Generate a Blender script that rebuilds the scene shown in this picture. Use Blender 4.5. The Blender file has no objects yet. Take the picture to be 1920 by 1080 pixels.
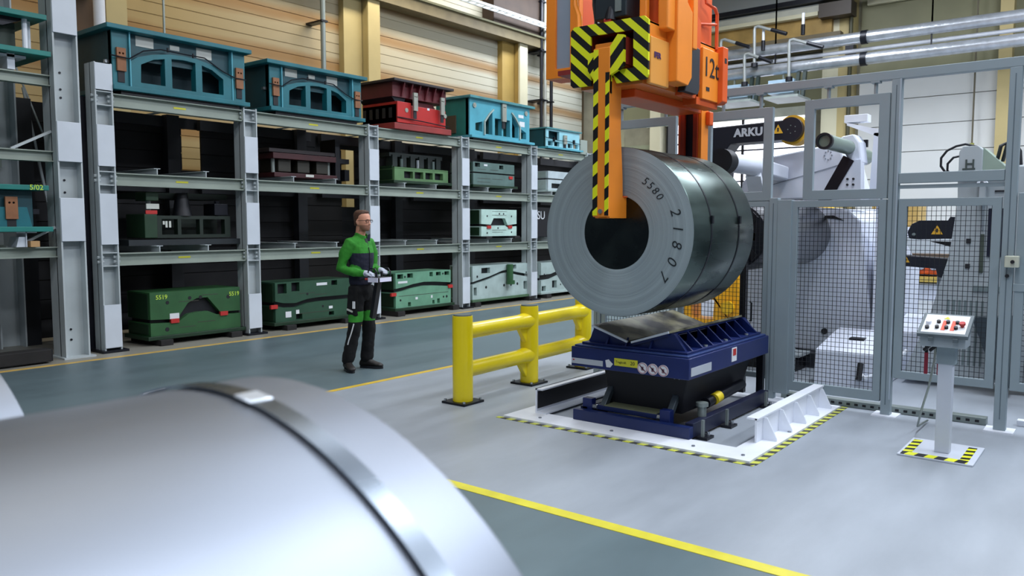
import bpy, bmesh, math, random
from mathutils import Vector, Matrix
from mathutils.geometry import tessellate_polygon
random.seed(7)
PI = math.pi
COL = bpy.context.scene.collection
SC = bpy.context.scene

# ------------------------------------------------------------------ camera
EYE = Vector((0, 0, 1.65))
cd = bpy.data.cameras.new('camera'); cam = bpy.data.objects.new('camera', cd); COL.objects.link(cam)
cd.sensor_width = 36; cd.lens = 1490 / 1920 * 36
rx, ry, rz = Vector((0.617, -0.787, 0.0)), Vector((0.062, 0.049, 0.997)), Vector((-0.784, -0.615, 0.079))
rx.normalize(); rz = (rz - rx * rz.dot(rx)).normalized(); ry = rz.cross(rx)
m = Matrix(((rx.x, ry.x, rz.x), (rx.y, ry.y, rz.y), (rx.z, ry.z, rz.z))).to_4x4(); m.translation = EYE
cam.matrix_world = m
cd.dof.use_dof = True; cd.dof.focus_distance = 7.6; cd.dof.aperture_fstop = 3.2
SC.camera = cam
# ------------------------------------------------------------------ light and exposure
SC.view_settings.view_transform = 'Standard'; SC.view_settings.look = 'None'
SC.view_settings.exposure = 0.0; SC.view_settings.gamma = 1.0
SC.view_settings.use_curve_mapping = False
W = bpy.data.worlds.new('hall_air'); SC.world = W; W.use_nodes = True
W.node_tree.nodes['Background'].inputs[0].default_value = (0.52, 0.60, 0.80, 1)
W.node_tree.nodes['Background'].inputs[1].default_value = 0.17
def area(loc, sx, sy, power, col, rot=(0, 0, 0)):
    l = bpy.data.lights.new('unseen_overhead_light', 'AREA'); l.shape = 'RECTANGLE'; l.size = sx; l.size_y = sy
    l.energy = power; l.color = col
    o = bpy.data.objects.new('unseen_overhead_light', l); COL.objects.link(o); o.location = loc; o.rotation_euler = rot
    return o
COOL = (0.84, 0.90, 1.0); WARM = (1.0, 0.93, 0.80)
for (x, y, p, c) in ((-3.5, 0.5, 300, COOL), (3.0, 0.6, 260, COOL), (9.0, 0.6, 520, COOL), (15.5, 0.6, 620, COOL),  # negative-x lights sit behind the camera, added to brighten the coil face
                     (-3.0, 5.6, 130, COOL), (3.5, 5.6, 110, WARM), (9.5, 5.6, 240, COOL), (16, 6.4, 520, COOL),
                     (2.5, -4.5, 240, COOL), (9.3, -4.3, 640, COOL)):
    area((x, y, 8.3), 5.0, 1.2, p, c)
for (x, p, c) in ((6.5, 85, WARM), (13.0, 190, WARM), (19.0, 260, COOL)):   # unseen lights added to brighten the siding wall above the rack
    area((x, 12.6, 8.2), 4.5, 0.5, p, c, (math.radians(28), 0, 0))

# ------------------------------------------------------------------ materials
def lin(c):
    if isinstance(c, str): c = tuple(int(c[i:i+2], 16) / 255 for i in (0, 2, 4))
    return tuple(((v / 12.92) if v <= 0.04045 else ((v + 0.055) / 1.055) ** 2.4) for v in c) + (1,)
MC = {}
def mat(key, col, rough=0.5, metal=0.0, var=0.12, scale=3.0, bump=0.0, bscale=40, emit=0.0, coat=0.0):
    if key in MC: return MC[key]
    M = bpy.data.materials.new(key); M.use_nodes = True; n = M.node_tree.nodes; L = M.node_tree.links
    b = n['Principled BSDF']; c = lin(col)
    b.inputs['Roughness'].default_value = rough; b.inputs['Metallic'].default_value = metal
    if coat: b.inputs['Coat Weight'].default_value = coat
    tc = n.new('ShaderNodeTexCoord')
    if var > 0:
        no = n.new('ShaderNodeTexNoise'); no.inputs['Scale'].default_value = scale; no.inputs['Detail'].default_value = 6
        L.new(tc.outputs['Object'], no.inputs['Vector'])
        mr = n.new('ShaderNodeMapRange'); mr.inputs['From Min'].default_value = 0.3; mr.inputs['From Max'].default_value = 0.7
        mr.inputs['To Min'].default_value = 1 - var; mr.inputs['To Max'].default_value = 1 + var
        L.new(no.outputs['Fac'], mr.inputs['Value'])
        mx = n.new('ShaderNodeVectorMath'); mx.operation = 'SCALE'; mx.inputs[0].default_value = c[:3]
        L.new(mr.outputs[0], mx.inputs['Scale']); L.new(mx.outputs[0], b.inputs['Base Color'])
    else: b.inputs['Base Color'].default_value = c
    if bump > 0:
        no = n.new('ShaderNodeTexNoise'); no.inputs['Scale'].default_value = bscale; no.inputs['Detail'].default_value = 4
        L.new(tc.outputs['Object'], no.inputs['Vector'])
        bp = n.new('ShaderNodeBump'); bp.inputs['Strength'].default_value = bump; bp.inputs['Distance'].default_value = 0.01
        L.new(no.outputs['Fac'], bp.inputs['Height']); L.new(bp.outputs[0], b.inputs['Normal'])
    if emit > 0:
        b.inputs['Emission Color'].default_value = c; b.inputs['Emission Strength'].default_value = emit
    MC[key] = M; return M
def nodes(M): return M.node_tree.nodes, M.node_tree.links, M.node_tree.nodes['Principled BSDF']
def stripes(key, d, period, ca='e6ea1c', cb='08080a', offset=0.0, rough=0.45):
    """flat hazard-stripe print along direction d (object space)"""
    if key in MC: return MC[key]
    M = bpy.data.materials.new(key); M.use_nodes = True; n, L, b = nodes(M)
    tc = n.new('ShaderNodeTexCoord'); dt = n.new('ShaderNodeVectorMath'); dt.operation = 'DOT_PRODUCT'
    L.new(tc.outputs['Object'], dt.inputs[0]); dt.inputs[1].default_value = Vector(d).normalized() / period
    ad = n.new('ShaderNodeMath'); ad.operation = 'ADD'; ad.inputs[1].default_value = offset; L.new(dt.outputs['Value'], ad.inputs[0])
    fr = n.new('ShaderNodeMath'); fr.operation = 'FRACT'; L.new(ad.outputs[0], fr.inputs[0])
    gt = n.new('ShaderNodeMath'); gt.operation = 'GREATER_THAN'; gt.inputs[1].default_value = 0.5; L.new(fr.outputs[0], gt.inputs[0])
    mx = n.new('ShaderNodeMix'); mx.data_type = 'RGBA'; L.new(gt.outputs[0], mx.inputs[0])
    mx.inputs[6].default_value = lin(ca); mx.inputs[7].default_value = lin(cb)
    L.new(mx.outputs[2], b.inputs['Base Color']); b.inputs['Roughness'].default_value = rough
    MC[key] = M; return M

# ------------------------------------------------------------------ mesh building
class MB:
    def __init__(s): s.v = []; s.f = []
    def add(s, vs, fs):
        k = len(s.v); s.v += [tuple(v) for v in vs]; s.f += [tuple(i + k for i in f) for f in fs]; return s
    def box(s, x0, x1, y0, y1, z0, z1):
        return s.add([(x, y, z) for x in (x0, x1) for y in (y0, y1) for z in (z0, z1)],
                     [(0, 1, 3, 2), (4, 6, 7, 5), (0, 4, 5, 1), (2, 3, 7, 6), (0, 2, 6, 4), (1, 5, 7, 3)])
    def hexa(s, p):  # 8 points: bottom loop of 4, top loop of 4
        return s.add(p, [(0, 3, 2, 1), (4, 5, 6, 7), (0, 1, 5, 4), (1, 2, 6, 5), (2, 3, 7, 6), (3, 0, 4, 7)])
    def bar(s, a, b, w, h, up=(0, 0, 1)):
        a, b = Vector(a), Vector(b); d = (b - a).normalized(); u = Vector(up)
        if abs(d.dot(u)) > 0.99: u = Vector((1, 0, 0))
        r = d.cross(u).normalized() * (w / 2); u = r.cross(d).normalized() * (h / 2)
        return s.hexa([a - r - u, a + r - u, a + r + u, a - r + u, b - r - u, b + r - u, b + r + u, b - r + u])
    def cyl(s, a, b, r, n=16, r2=None, cap=True):
        a, b = Vector(a), Vector(b); d = (b - a).normalized(); r2 = r if r2 is None else r2
        u = d.orthogonal().normalized(); w = d.cross(u)
        vs = [a + (u * math.cos(2*PI*i/n) + w * math.sin(2*PI*i/n)) * r for i in range(n)] + \
             [b + (u * math.cos(2*PI*i/n) + w * math.sin(2*PI*i/n)) * r2 for i in range(n)]
        fs = [(i, (i+1) % n, n + (i+1) % n, n + i) for i in range(n)]
        if cap: fs += [tuple(range(n))[::-1], tuple(range(n, 2*n))]
        return s.add(vs, fs)
    def tube(s, pts, r, n=8):
        pts = [Vector(p) for p in pts]; rings = []; prev = None
        for i, p in enumerate(pts):
            d = (pts[min(i+1, len(pts)-1)] - pts[max(i-1, 0)]).normalized()
            u = d.orthogonal() if prev is None else prev - d * prev.dot(d)
            u.normalize(); prev = u; w = d.cross(u)
            rings.append([p + (u * math.cos(2*PI*k/n) + w * math.sin(2*PI*k/n)) * r for k in range(n)])
        vs = [v for q in rings for v in q]
        fs = [(i*n+k, i*n+(k+1) % n, (i+1)*n+(k+1) % n, (i+1)*n+k) for i in range(len(pts)-1) for k in range(n)]
        fs += [tuple(range(n))[::-1], tuple(range((len(pts)-1)*n, len(pts)*n))]
        return s.add(vs, fs)
    def plate(s, loops, ax, a0, a1):
        """polygon with holes extruded along axis ax; loops in the two other axes"""
        def P(q, a):
            return {'y': (q[0], a, q[1]), 'x': (a, q[0], q[1]), 'z': (q[0], q[1], a)}[ax]
        flat = [q for l in loops for q in l]; N = len(flat)
        tris = tessellate_polygon([[Vector((q[0], q[1], 0)) for q in l] for l in loops])
        vs = [P(q, a0) for q in flat] + [P(q, a1) for q in flat]
        fs = [tuple(t) for t in tris] + [tuple(i + N for i in t)[::-1] for t in tris]
        k = 0
        for l in loops:
            n = len(l); fs += [(k+i, k+(i+1) % n, N+k+(i+1) % n, N+k+i) for i in range(n)]; k += n
        return s.add(vs, fs)
    def lathe(s, prof, c, n=48, closed=False, ax='x'):
        """profile (along, radius) turned about an axis through c"""
        vs = []
        for (a, r) in prof:
            for i in range(n):
                t = 2*PI*i/n; ca, sa = r*math.cos(t), r*math.sin(t)
                vs.append({'x': (c[0]+a, c[1]+ca, c[2]+sa), 'y': (c[0]+ca, c[1]+a, c[2]+sa), 'z': (c[0]+ca, c[1]+sa, c[2]+a)}[ax])
        m_ = len(prof); fs = []
        for j in range(m_ if closed else m_-1):
            j2 = (j+1) % m_
            fs += [(j*n+i, j*n+(i+1) % n, j2*n+(i+1) % n, j2*n+i) for i in range(n)]
        if not closed:
            if prof[0][1] > 1e-6: fs.append(tuple(range(n)))
            if prof[-1][1] > 1e-6: fs.append(tuple(range((m_-1)*n, m_*n)))
        return s.add(vs, fs)
    def mesh(s, name, m, off=Vector((0, 0, 0)), smooth=True, ang=35):
        me = bpy.data.meshes.new(name); me.from_pydata([Vector(v) - off for v in s.v], [], s.f)
        bm = bmesh.new(); bm.from_mesh(me); bmesh.ops.recalc_face_normals(bm, faces=bm.faces); bm.to_mesh(me); bm.free()
        if smooth:
            for p in me.polygons: p.use_smooth = True
            me.set_sharp_from_angle(angle=math.radians(ang))
        me.materials.append(m); return me
    def build(s, name, m, parent=None, bevel=0.0, **k):
        off = world_loc(parent); o = bpy.data.objects.new(name, s.mesh(name, m, off, **k)); COL.objects.link(o)
        if parent is not None: o.parent = parent
        if bevel:
            b = o.modifiers.new('bevel', 'BEVEL'); b.width = bevel; b.segments = 2; b.limit_method = 'ANGLE'
            b.harden_normals = False
        return o
def world_loc(o):
    v = Vector((0, 0, 0))
    while o is not None: v += o.location; o = o.parent
    return v
def tag(o, label=None, cat=None, group=None, kind=None):
    if label: o['label'] = label
    if cat: o['category'] = cat
    if group: o['group'] = group
    if kind: o['kind'] = kind
    return o
def thing(name, label, cat, loc, group=None):
    o = bpy.data.objects.new(name, None); COL.objects.link(o); o.location = loc; o.empty_display_size = 0.1
    return tag(o, label, cat, group)
def B(name, x0, x1, y0, y1, z0, z1, m, parent=None, bevel=0.0):
    return MB().box(x0, x1, y0, y1, z0, z1).build(name, m, parent, bevel, smooth=False)
def text(name, s, size, loc, rot, m, parent, ext=0.002, bold=0.0, spacing=1.0, align='CENTER', shear=0):
    """flat lettering as thin raised mesh; rot is a 3x3 of columns (right, up, normal)"""
    c = bpy.data.curves.new(name, 'FONT'); c.body = s; c.size = size; c.extrude = ext; c.offset = bold
    c.align_x = align; c.align_y = 'CENTER'; c.space_character = spacing; c.resolution_u = 3; c.shear = shear
    t = bpy.data.objects.new(name, c); COL.objects.link(t)
    bpy.context.view_layer.update()
    me = bpy.data.meshes.new_from_object(t.evaluated_get(bpy.context.evaluated_depsgraph_get()))
    bpy.data.objects.remove(t); bpy.data.curves.remove(c)
    r, u, n_ = [Vector(q) for q in rot]
    M4 = Matrix(((r.x, u.x, n_.x), (r.y, u.y, n_.y), (r.z, u.z, n_.z))).to_4x4(); M4.translation = Vector(loc) - world_loc(parent)
    me.transform(M4); me.materials.clear(); me.materials.append(m); me.name = name
    o = bpy.data.objects.new(name, me); COL.objects.link(o)
    if parent is not None: o.parent = parent
    return o
FX = ((0, -1, 0), (0, 0, 1), (-1, 0, 0))    # text on a face looking toward -X
FY = ((1, 0, 0), (0, 0, 1), (0, -1, 0))     # text on a face looking toward -Y
def circ(cx, cy, r, n=14, r2=None): return [(cx + r*math.cos(2*PI*i/n), cy + (r2 or r)*math.sin(2*PI*i/n)) for i in range(n)]
def rect(x0, x1, z0, z1): return [(x0, z0), (x1, z0), (x1, z1), (x0, z1)]

# shared materials
white_steel = mat('white_painted_steel', 'e2e6ee', 0.45, 0, 0.06, 4)
rack_paint = mat('rack_grey_white_paint', 'b3bbbd', 0.5, 0, 0.10, 2.5)
rack_green = mat('rack_beam_paint', '8f998f', 0.5, 0, 0.10, 2.5)
fence_paint = mat('fence_grey_paint', '8a989e', 0.45, 0, 0.04, 3)
black = mat('black_paint', '0b0c14', 0.5, 0, 0.1, 5)
black_steel = mat('black_steel', '14161f', 0.4, 0.3, 0.1, 5)
dark_wood = mat('dark_timber', '1c1a1a', 0.8, 0, 0.2, 8)
chrome = mat('bright_steel', 'b9bec2', 0.25, 0.9, 0.05)
navy = mat('navy_paint', '0f2058', 0.38, 0, 0.08, 5)
yellow = mat('safety_yellow_plastic', 'f0d812', 0.32, 0, 0.05, 2, coat=0.2)
orange = mat('crane_orange_paint', 'f28c28', 0.4, 0, 0.06, 3)
orange_red = mat('crane_red_orange_paint', 'de5c20', 0.4, 0, 0.06, 3)
label_white = mat('label_white', 'd9dcdf', 0.5, 0, 0.03)
label_grey = mat('label_grey', 'c2c5bd', 0.5, 0, 0.05)
ink = mat('black_ink', '111118', 0.6, 0, 0)
red_paint = mat('red_paint', 'b32a26', 0.5, 0, 0.05)
grey_rubber = mat('grey_cap', '55605f', 0.6, 0, 0.1)
sticker_yellow = mat('sticker_yellow', 'c9c430', 0.5, 0, 0)

# ================================================================== STRUCTURE
def floor_mat():
    M = bpy.data.materials.new('hall_floor_concrete'); M.use_nodes = True; n, L, b = nodes(M)
    tc = n.new('ShaderNodeTexCoord'); sp = n.new('ShaderNodeSeparateXYZ'); L.new(tc.outputs['Object'], sp.inputs[0])
    def cmp(sock, op, v):
        q = n.new('ShaderNodeMath'); q.operation = op; q.inputs[1].default_value = v; L.new(sock, q.inputs[0]); return q.outputs[0]
    def mul(a, c):
        q = n.new('ShaderNodeMath'); q.operation = 'MULTIPLY'; L.new(a, q.inputs[0]); L.new(c, q.inputs[1]); return q.outputs[0]
    inner = mul(cmp(sp.outputs['X'], 'GREATER_THAN', 3.69), cmp(sp.outputs['Y'], 'LESS_THAN', 6.2))
    under = cmp(sp.outputs['Y'], 'GREATER_THAN', 9.95)
    no = n.new('ShaderNodeTexNoise'); no.inputs['Scale'].default_value = 0.9; no.inputs['Detail'].default_value = 8; no.inputs['Roughness'].default_value = 0.65
    mp = n.new('ShaderNodeMapping'); mp.inputs['Scale'].default_value = (0.5, 1.6, 1); L.new(tc.outputs['Object'], mp.inputs[0]); L.new(mp.outputs[0], no.inputs['Vector'])
    rp = n.new('ShaderNodeMapRange'); rp.inputs['From Min'].default_value = 0.3; rp.inputs['From Max'].default_value = 0.7
    rp.inputs['To Min'].default_value = 0.82; rp.inputs['To Max'].default_value = 1.15; L.new(no.outputs['Fac'], rp.inputs['Value'])
    m1 = n.new('ShaderNodeMix'); m1.data_type = 'RGBA'; L.new(inner, m1.inputs[0])
    m1.inputs[6].default_value = lin('5d6d72'); m1.inputs[7].default_value = lin('979ea6')
    m2 = n.new('ShaderNodeMix'); m2.data_type = 'RGBA'; L.new(under, m2.inputs[0]); L.new(m1.outputs[2], m2.inputs[6]); m2.inputs[7].default_value = lin('8d8a80')
    sc = n.new('ShaderNodeVectorMath'); sc.operation = 'SCALE'; L.new(m2.outputs[2], sc.inputs[0]); L.new(rp.outputs[0], sc.inputs['Scale'])
    L.new(sc.outputs[0], b.inputs['Base Color'])
    r2 = n.new('ShaderNodeMapRange'); r2.inputs['To Min'].default_value = 0.28; r2.inputs['To Max'].default_value = 0.55; L.new(no.outputs['Fac'], r2.inputs['Value'])
    L.new(r2.outputs[0], b.inputs['Roughness'])
    return M
fl = MB().box(-8, 24, -9, 15, -0.2, 0).build('floor', floor_mat(), smooth=False); tag(fl, kind='structure')
line_y = mat('yellow_floor_paint', 'd3c83a', 0.5, 0, 0.12, 6); line_a = mat('amber_floor_paint', 'c9a556', 0.6, 0, 0.2, 6)
for nm, q, mm in (('trim_1', (3.63, 3.72, -9, 6.27), line_y), ('trim_2', (3.72, 22, 6.2, 6.27), mat('golden_floor_paint', 'd0ae38', 0.5, 0, 0.12, 6)), ('trim_3', (0, 22, 9.93, 10.02), line_a)):
    tag(B(nm, q[0], q[1], q[2], q[3], 0.0, 0.003, mm), 'yellow painted floor line', kind='structure')

tag(MB().plate([[(3.78, 7.53), (4.05, 7.62), (4.10, 7.69), (3.83, 7.60)]], 'z', 0.0, 0.003).build('trim_4', white_steel, smooth=False), 'short white mark on the floor', kind='structure')  # thin white strip lying on the floor
def siding_mat():
    M = bpy.data.materials.new('stained_cream_siding'); M.use_nodes = True; n, L, b = nodes(M)
    g = n.new('ShaderNodeNewGeometry'); sp = n.new('ShaderNodeSeparateXYZ'); L.new(g.outputs['Position'], sp.inputs[0])
    # rusty bands repeat along the height of the sheets, broken up by noise
    no = n.new('ShaderNodeTexNoise'); no.inputs['Scale'].default_value = 0.8; no.inputs['Detail'].default_value = 5
    mp = n.new('ShaderNodeMapping'); mp.inputs['Scale'].default_value = (0.35, 1, 2.2); L.new(g.outputs['Position'], mp.inputs[0]); L.new(mp.outputs[0], no.inputs['Vector'])
    ma = n.new('ShaderNodeMath'); ma.operation = 'MULTIPLY_ADD'; ma.inputs[1].default_value = 2*PI/0.86; L.new(sp.outputs['Z'], ma.inputs[0])
    k = n.new('ShaderNodeMath'); k.operation = 'MULTIPLY'; k.inputs[1].default_value = 3.0; L.new(no.outputs['Fac'], k.inputs[0]); L.new(k.outputs[0], ma.inputs[2])
    si = n.new('ShaderNodeMath'); si.operation = 'SINE'; L.new(ma.outputs[0], si.inputs[0])
    rp = n.new('ShaderNodeMapRange'); rp.inputs['From Min'].default_value = -0.1; rp.inputs['From Max'].default_value = 1.0
    L.new(si.outputs[0], rp.inputs['Value'])
    # base colour runs from yellowish to pale along the wall
    gx = n.new('ShaderNodeMapRange'); gx.inputs['From Min'].default_value = 8.0; gx.inputs['From Max'].default_value = 19.0
    gx.inputs['To Min'].default_value = 1.0; gx.inputs['To Max'].default_value = 0.0; L.new(sp.outputs['X'], gx.inputs['Value'])
    base = n.new('ShaderNodeMix'); base.data_type = 'RGBA'; L.new(gx.outputs[0], base.inputs[0])
    base.inputs[6].default_value = lin('c9c9ba'); base.inputs[7].default_value = lin('ab9159')
    mk = n.new('ShaderNodeMath'); mk.operation = 'MULTIPLY'; mk.inputs[1].default_value = 0.80; L.new(rp.outputs[0], mk.inputs[0])
    mx = n.new('ShaderNodeMix'); mx.data_type = 'RGBA'; L.new(mk.outputs[0], mx.inputs[0]); L.new(base.outputs[2], mx.inputs[6]); mx.inputs[7].default_value = lin('94661f')
    L.new(mx.outputs[2], b.inputs['Base Color']); b.inputs['Roughness'].default_value = 0.5
    return M
siding = siding_mat()
cream = mat('cream_column_paint', 'b8a672', 0.55, 0, 0.08, 1.5); cream_l = mat('pale_column_paint', 'd2ccae', 0.55, 0, 0.06, 1.5)
amber_side = mat('golden_column_paint', 'a98d4c', 0.6, 0, 0.12, 1.5)
wall_core = mat('wall_core', '5c4e38', 0.8, 0, 0.1)
wl = tag(B('wall_left', -8, 22.3, 14.42, 14.62, 0, 9.0, wall_core), kind='structure')
# horizontal siding boards, one object per board and bay
bays = [(1.1, 6.6), (7.1, 12.4), (13.0, 18.1), (18.65, 22.0)]
for (x0, x1) in bays:
    bm = MB(); h = 0.215
    bm.plate([[(0, -0.002), (-0.05, 0.004), (-0.05, h-0.016), (-0.035, h-0.008), (-0.035, h+0.002), (0, h+0.002)]], 'x', 0, x1-x0)
    me = bm.mesh('wall_board', siding, smooth=False)
    for k in range(int((8.6 - 1.2)/h)):
        o = bpy.data.objects.new('wall_board', me); COL.objects.link(o); o.location = (x0, 14.42, 1.2 + k*h); o.parent = wl
for x in (0.82, 6.66, 12.55, 18.22):   # portal columns
    B('column_web', x, x+0.32, 14.02, 14.42, 0, 9, cream if x < 15 else amber_side, wl)
    B('column_flange', x-0.02, x+0.34, 13.98, 14.04, 0, 9, cream if x < 15 else cream_l, wl)
    B('column_recess', x-0.55, x-0.02, 14.2, 14.42, 0, 9, mat('brown_recess', '5e4426', 0.6, 0, 0.25, 1.5) if x < 7 else (cream if x < 15 else amber_side), wl)
B('eaves_beam', 7.0, 22.0, 13.9, 14.3, 6.78, 7.05, mat('brown_beam', '6d6245', 0.6, 0, 0.15), wl)
B('eaves_flange', 7.0, 22.0, 13.85, 14.35, 7.05, 7.1, mat('olive_flange', '8c8a6c', 0.6, 0, 0.1), wl)
B('dark_fascia', 17.0, 22.0, 13.95, 14.35, 7.12, 8.9, mat('brown_fascia', '3a2c22', 0.7, 0, 0.2), wl)
tray = thing('cable_ladder', 'thin grey cable ladder along the top of the yellowed siding wall', 'cable ladder', (14, 13.7, 7.5))
for y in (13.55, 13.75):
    MB().bar((12, y, 7.35), (22, y, 7.35), 0.03, 0.07).build('side_rail', rack_paint, tray)
rg = MB()
for i in range(34): rg.bar((12.1+i*0.3, 13.55, 7.35), (12.1+i*0.3, 13.75, 7.35), 0.02, 0.02)
tag(rg.build('rung', rack_paint, tray), kind='stuff')
tray['label'] = 'thin grey cable ladder along the top of the yellowed siding wall'
def conduit(x, r, z0, z1, m, lab, y=13.9, clamps=4):
    t = thing('wall_conduit', lab, 'pipe', (x, y, z0), 'conduits on the siding wall')
    MB().cyl((x, y, z0), (x, y, z1), r, 12).build('pipe', m, t)
    for k in range(clamps):
        z = z0 + (z1-z0)*(k+0.5)/clamps; B('pipe_clamp', x-r*1.5, x+r*1.5, y-r*1.2, 14.42, z-0.02, z+0.02, black_steel, t)
cgrey = mat('conduit_grey', '8b9490', 0.4, 0.5, 0.05)
conduit(11.18, 0.055, 4.3, 8.8, cgrey, 'thick grey conduit on the siding between the two arched teal dies')
conduit(7.62, 0.022, 4.3, 8.8, cgrey, 'thin grey conduit on the siding above the largest teal die')
conduit(19.12, 0.05, 3.2, 8.8, black_steel, 'left dark pipe of the pipe bundle above the small teal die')
conduit(19.30, 0.05, 3.2, 8.8, mat('pipe_pale', 'a9aaa0', 0.4, 0.4, 0.05), 'pale middle pipe of the bundle above the small teal die')
conduit(19.62, 0.05, 3.2, 8.8, black_steel, 'right dark pipe of the bundle, beside the crane gripper')
conduit(6.3, 0.09, 0, 8.8, white_steel, 'white vertical pipe on the left wall beside the first rack post', 13.5)

# right-hand wall (far end of the hall)
pale = mat('pale_wall_panel', 'd2d3d0', 0.5, 0, 0.04, 0.8); grey_up = mat('upper_wall_grey', 'b4b9b8', 0.6, 0, 0.1, 0.6)
wr = tag(B('wall_right', 22.2, 22.4, -9, 14.6, 0, 9, mat('wall_right_core', '8a8672', 0.7, 0, 0.15)), kind='structure')
segs = [(-8.6, 2.45), (2.75, 5.85), (6.75, 6.98)]
h = 0.665
for (y0, y1) in segs[:2]:
    me = MB().box(0, 0.1, 0, y1-y0, 0.006, h-0.012).mesh('wall_panel', pale, smooth=False)
    for k in range(8):
        o = bpy.data.objects.new('wall_panel', me); COL.objects.link(o); o.location = (22.1, y0, 0.17 + k*h); o.parent = wr
    B('upper_sheet', 22.12, 22.2, y0, y1, 5.5, 8.95, mat('olive_sheet', '7c7a5c', 0.6, 0, 0.15, 0.7), wr)
B('upper_sheet', 22.12, 22.2, 6.75, 13.9, 7.5, 9.0, grey_up, wr)
B('light_strip', 22.0, 22.12, 2.9, 5.7, 7.25, 7.4, cream_l, wr)
B('upper_sheet', 22.12, 22.2, 6.7, 13.9, 4.85, 6.2, mat('olive_sheet', '7c7a5c'), wr)
B('lintel', 22.0, 22.2, 6.95, 12.0, 4.62, 4.86, mat('pale_lintel', 'c6c6b6', 0.6, 0, 0.12), wr)
for (y0, y1, mm) in ((5.95, 6.3, cream), (6.3, 6.7, cream_l), (2.45, 2.72, cream), (11.4, 11.75, cream_l), (12.9, 13.3, cream_l)):
    B('wall_column', 21.75, 22.2, y0, y1, 0, 9, mm, wr)
B('crane_beam_web', 21.6, 21.75, 6.45, 14, 6.62, 7.05, mat('ochre_beam', 'a38448', 0.6, 0, 0.2), wr)
B('crane_beam_flange', 21.4, 21.9, 6.75, 14, 7.05, 7.15, cream_l, wr)
B('crane_rail_track', 21.5, 21.8, 6.75, 14, 7.15, 7.33, mat('pale_track', 'bcbcae', 0.5, 0, 0.1), wr)
B('dark_track', 21.3, 21.6, 5.2, 14, 7.38, 7.50, black_steel, wr)
B('brown_duct', 21.5, 22.0, 6.2, 14, 6.25, 6.6, mat('brown_duct', '6b5f48', 0.6, 0, 0.15), wr)
B('dark_bracket', 21.3, 21.8, 5.9, 6.7, 6.95, 7.3, mat('dark_brown_bracket', '3a3026'), wr)
B('door_leaf_surround', 22.0, 22.2, 11.75, 12.9, 0, 4.1, mat('green_grey_door', '8f947a', 0.6, 0, 0.1), wr)
dr = tag(B('door_1', 21.95, 22.05, 11.85, 12.75, 0, 3.95, mat('brown_door', '6a5636', 0.6, 0, 0.2)), kind='structure')
# bright glazed shutter door in the far wall
wn = tag(MB().box(22.0, 22.15, 7.0, 7.12, 2.6, 4.62).box(22.0, 22.15, 11.2, 11.32, 2.6, 4.62).build('window_1', black_steel), kind='structure')
glow = mat('daylit_pane', 'eef1ff', 0.3, 0, 0, emit=2.6)
for k in range(7):
    z = 2.6 + k*0.29
    B('pane', 22.06, 22.1, 7.12, 11.2, z+0.02, z+0.27, glow, wn)
    B('glazing_bar', 22.0, 22.14, 7.12, 11.2, z-0.02, z+0.02, black_steel, wn)
B('glazing_bar', 21.99, 22.14, 8.9, 8.96, 2.6, 4.62, black_steel, wn)
tag(B('ceiling', -8, 24, -9, 15, 9.0, 9.15, mat('roof_sheet', '9aa0a0', 0.7, 0, 0.1)), kind='structure')

# ceiling-hung pipes along the far wall
alu = mat('foil_wrapped_pipe', 'c2c6cc', 0.28, 0.7, 0.15, 6, bump=0.5, bscale=14)
for z, lab in ((6.05, 'upper foil wrapped pipe crossing high on the far wall'), (5.72, 'lower foil wrapped pipe crossing high on the far wall')):
    zz = {6.05: 6.13, 5.72: 5.62}[z]
    t = thing('insulated_pipe', lab, 'pipe', (20.5, 2, zz), 'foil pipes on the far wall')
    for (a, b) in ((-6, -0.8), (-0.75, 5.3), (5.4, 11.0)):
        MB().cyl((20.5, a, zz), (20.5, b, zz), 0.14, 20).build('pipe_section', alu, t)
    for y in (-0.77, 5.35):
        MB().cyl((20.5, y-0.07, zz), (20.5, y+0.07, zz), 0.165, 20).build('pipe_joint', black_steel, t)
    for y in (1.6, 3.9, 7.5): MB().bar((20.5, y, zz+0.14), (20.5, y, 9.0), 0.03, 0.03).build('hanger_rod', black_steel, t)
t = thing('slim_pipe', 'slim white pipe running between the two foil pipes', 'pipe', (20.7, 2, 5.9))
MB().cyl((20.7, -6, 5.88), (20.7, 11, 5.88), 0.05, 12).build('pipe', white_steel, t)
MB().bar((20.7, 0, 5.93), (20.7, 0, 9), 0.02, 0.02).build('hanger_rod', black_steel, t)
t = thing('vertical_rod', 'thin brown rod hanging in front of the pale wall panels', 'rod', (21.7, 3.2, 3.9))
MB().bar((21.9, 3.2, 3.55), (21.9, 3.2, 7.2), 0.035, 0.035).build('rod', mat('brown_rod', '5b5440'), t)
MB().cyl((21.9, 3.2, 3.4), (21.9, 3.2, 3.6), 0.05, 10).build('rod_end', mat('yellow_olive', '9a9a45'), t)
t = thing('downpipe', 'dark vertical pipe beside the pale column of the far wall', 'pipe', (21.7, 6.0, 0))
MB().cyl((21.7, 6.0, 0), (21.7, 6.0, 9), 0.05, 12).build('pipe', mat('olive_pipe', '4c4a34'), t)
MB().box(21.6, 21.9, 5.9, 6.1, 6.0, 6.25).build('pipe_clamp', black_steel, t)
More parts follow.
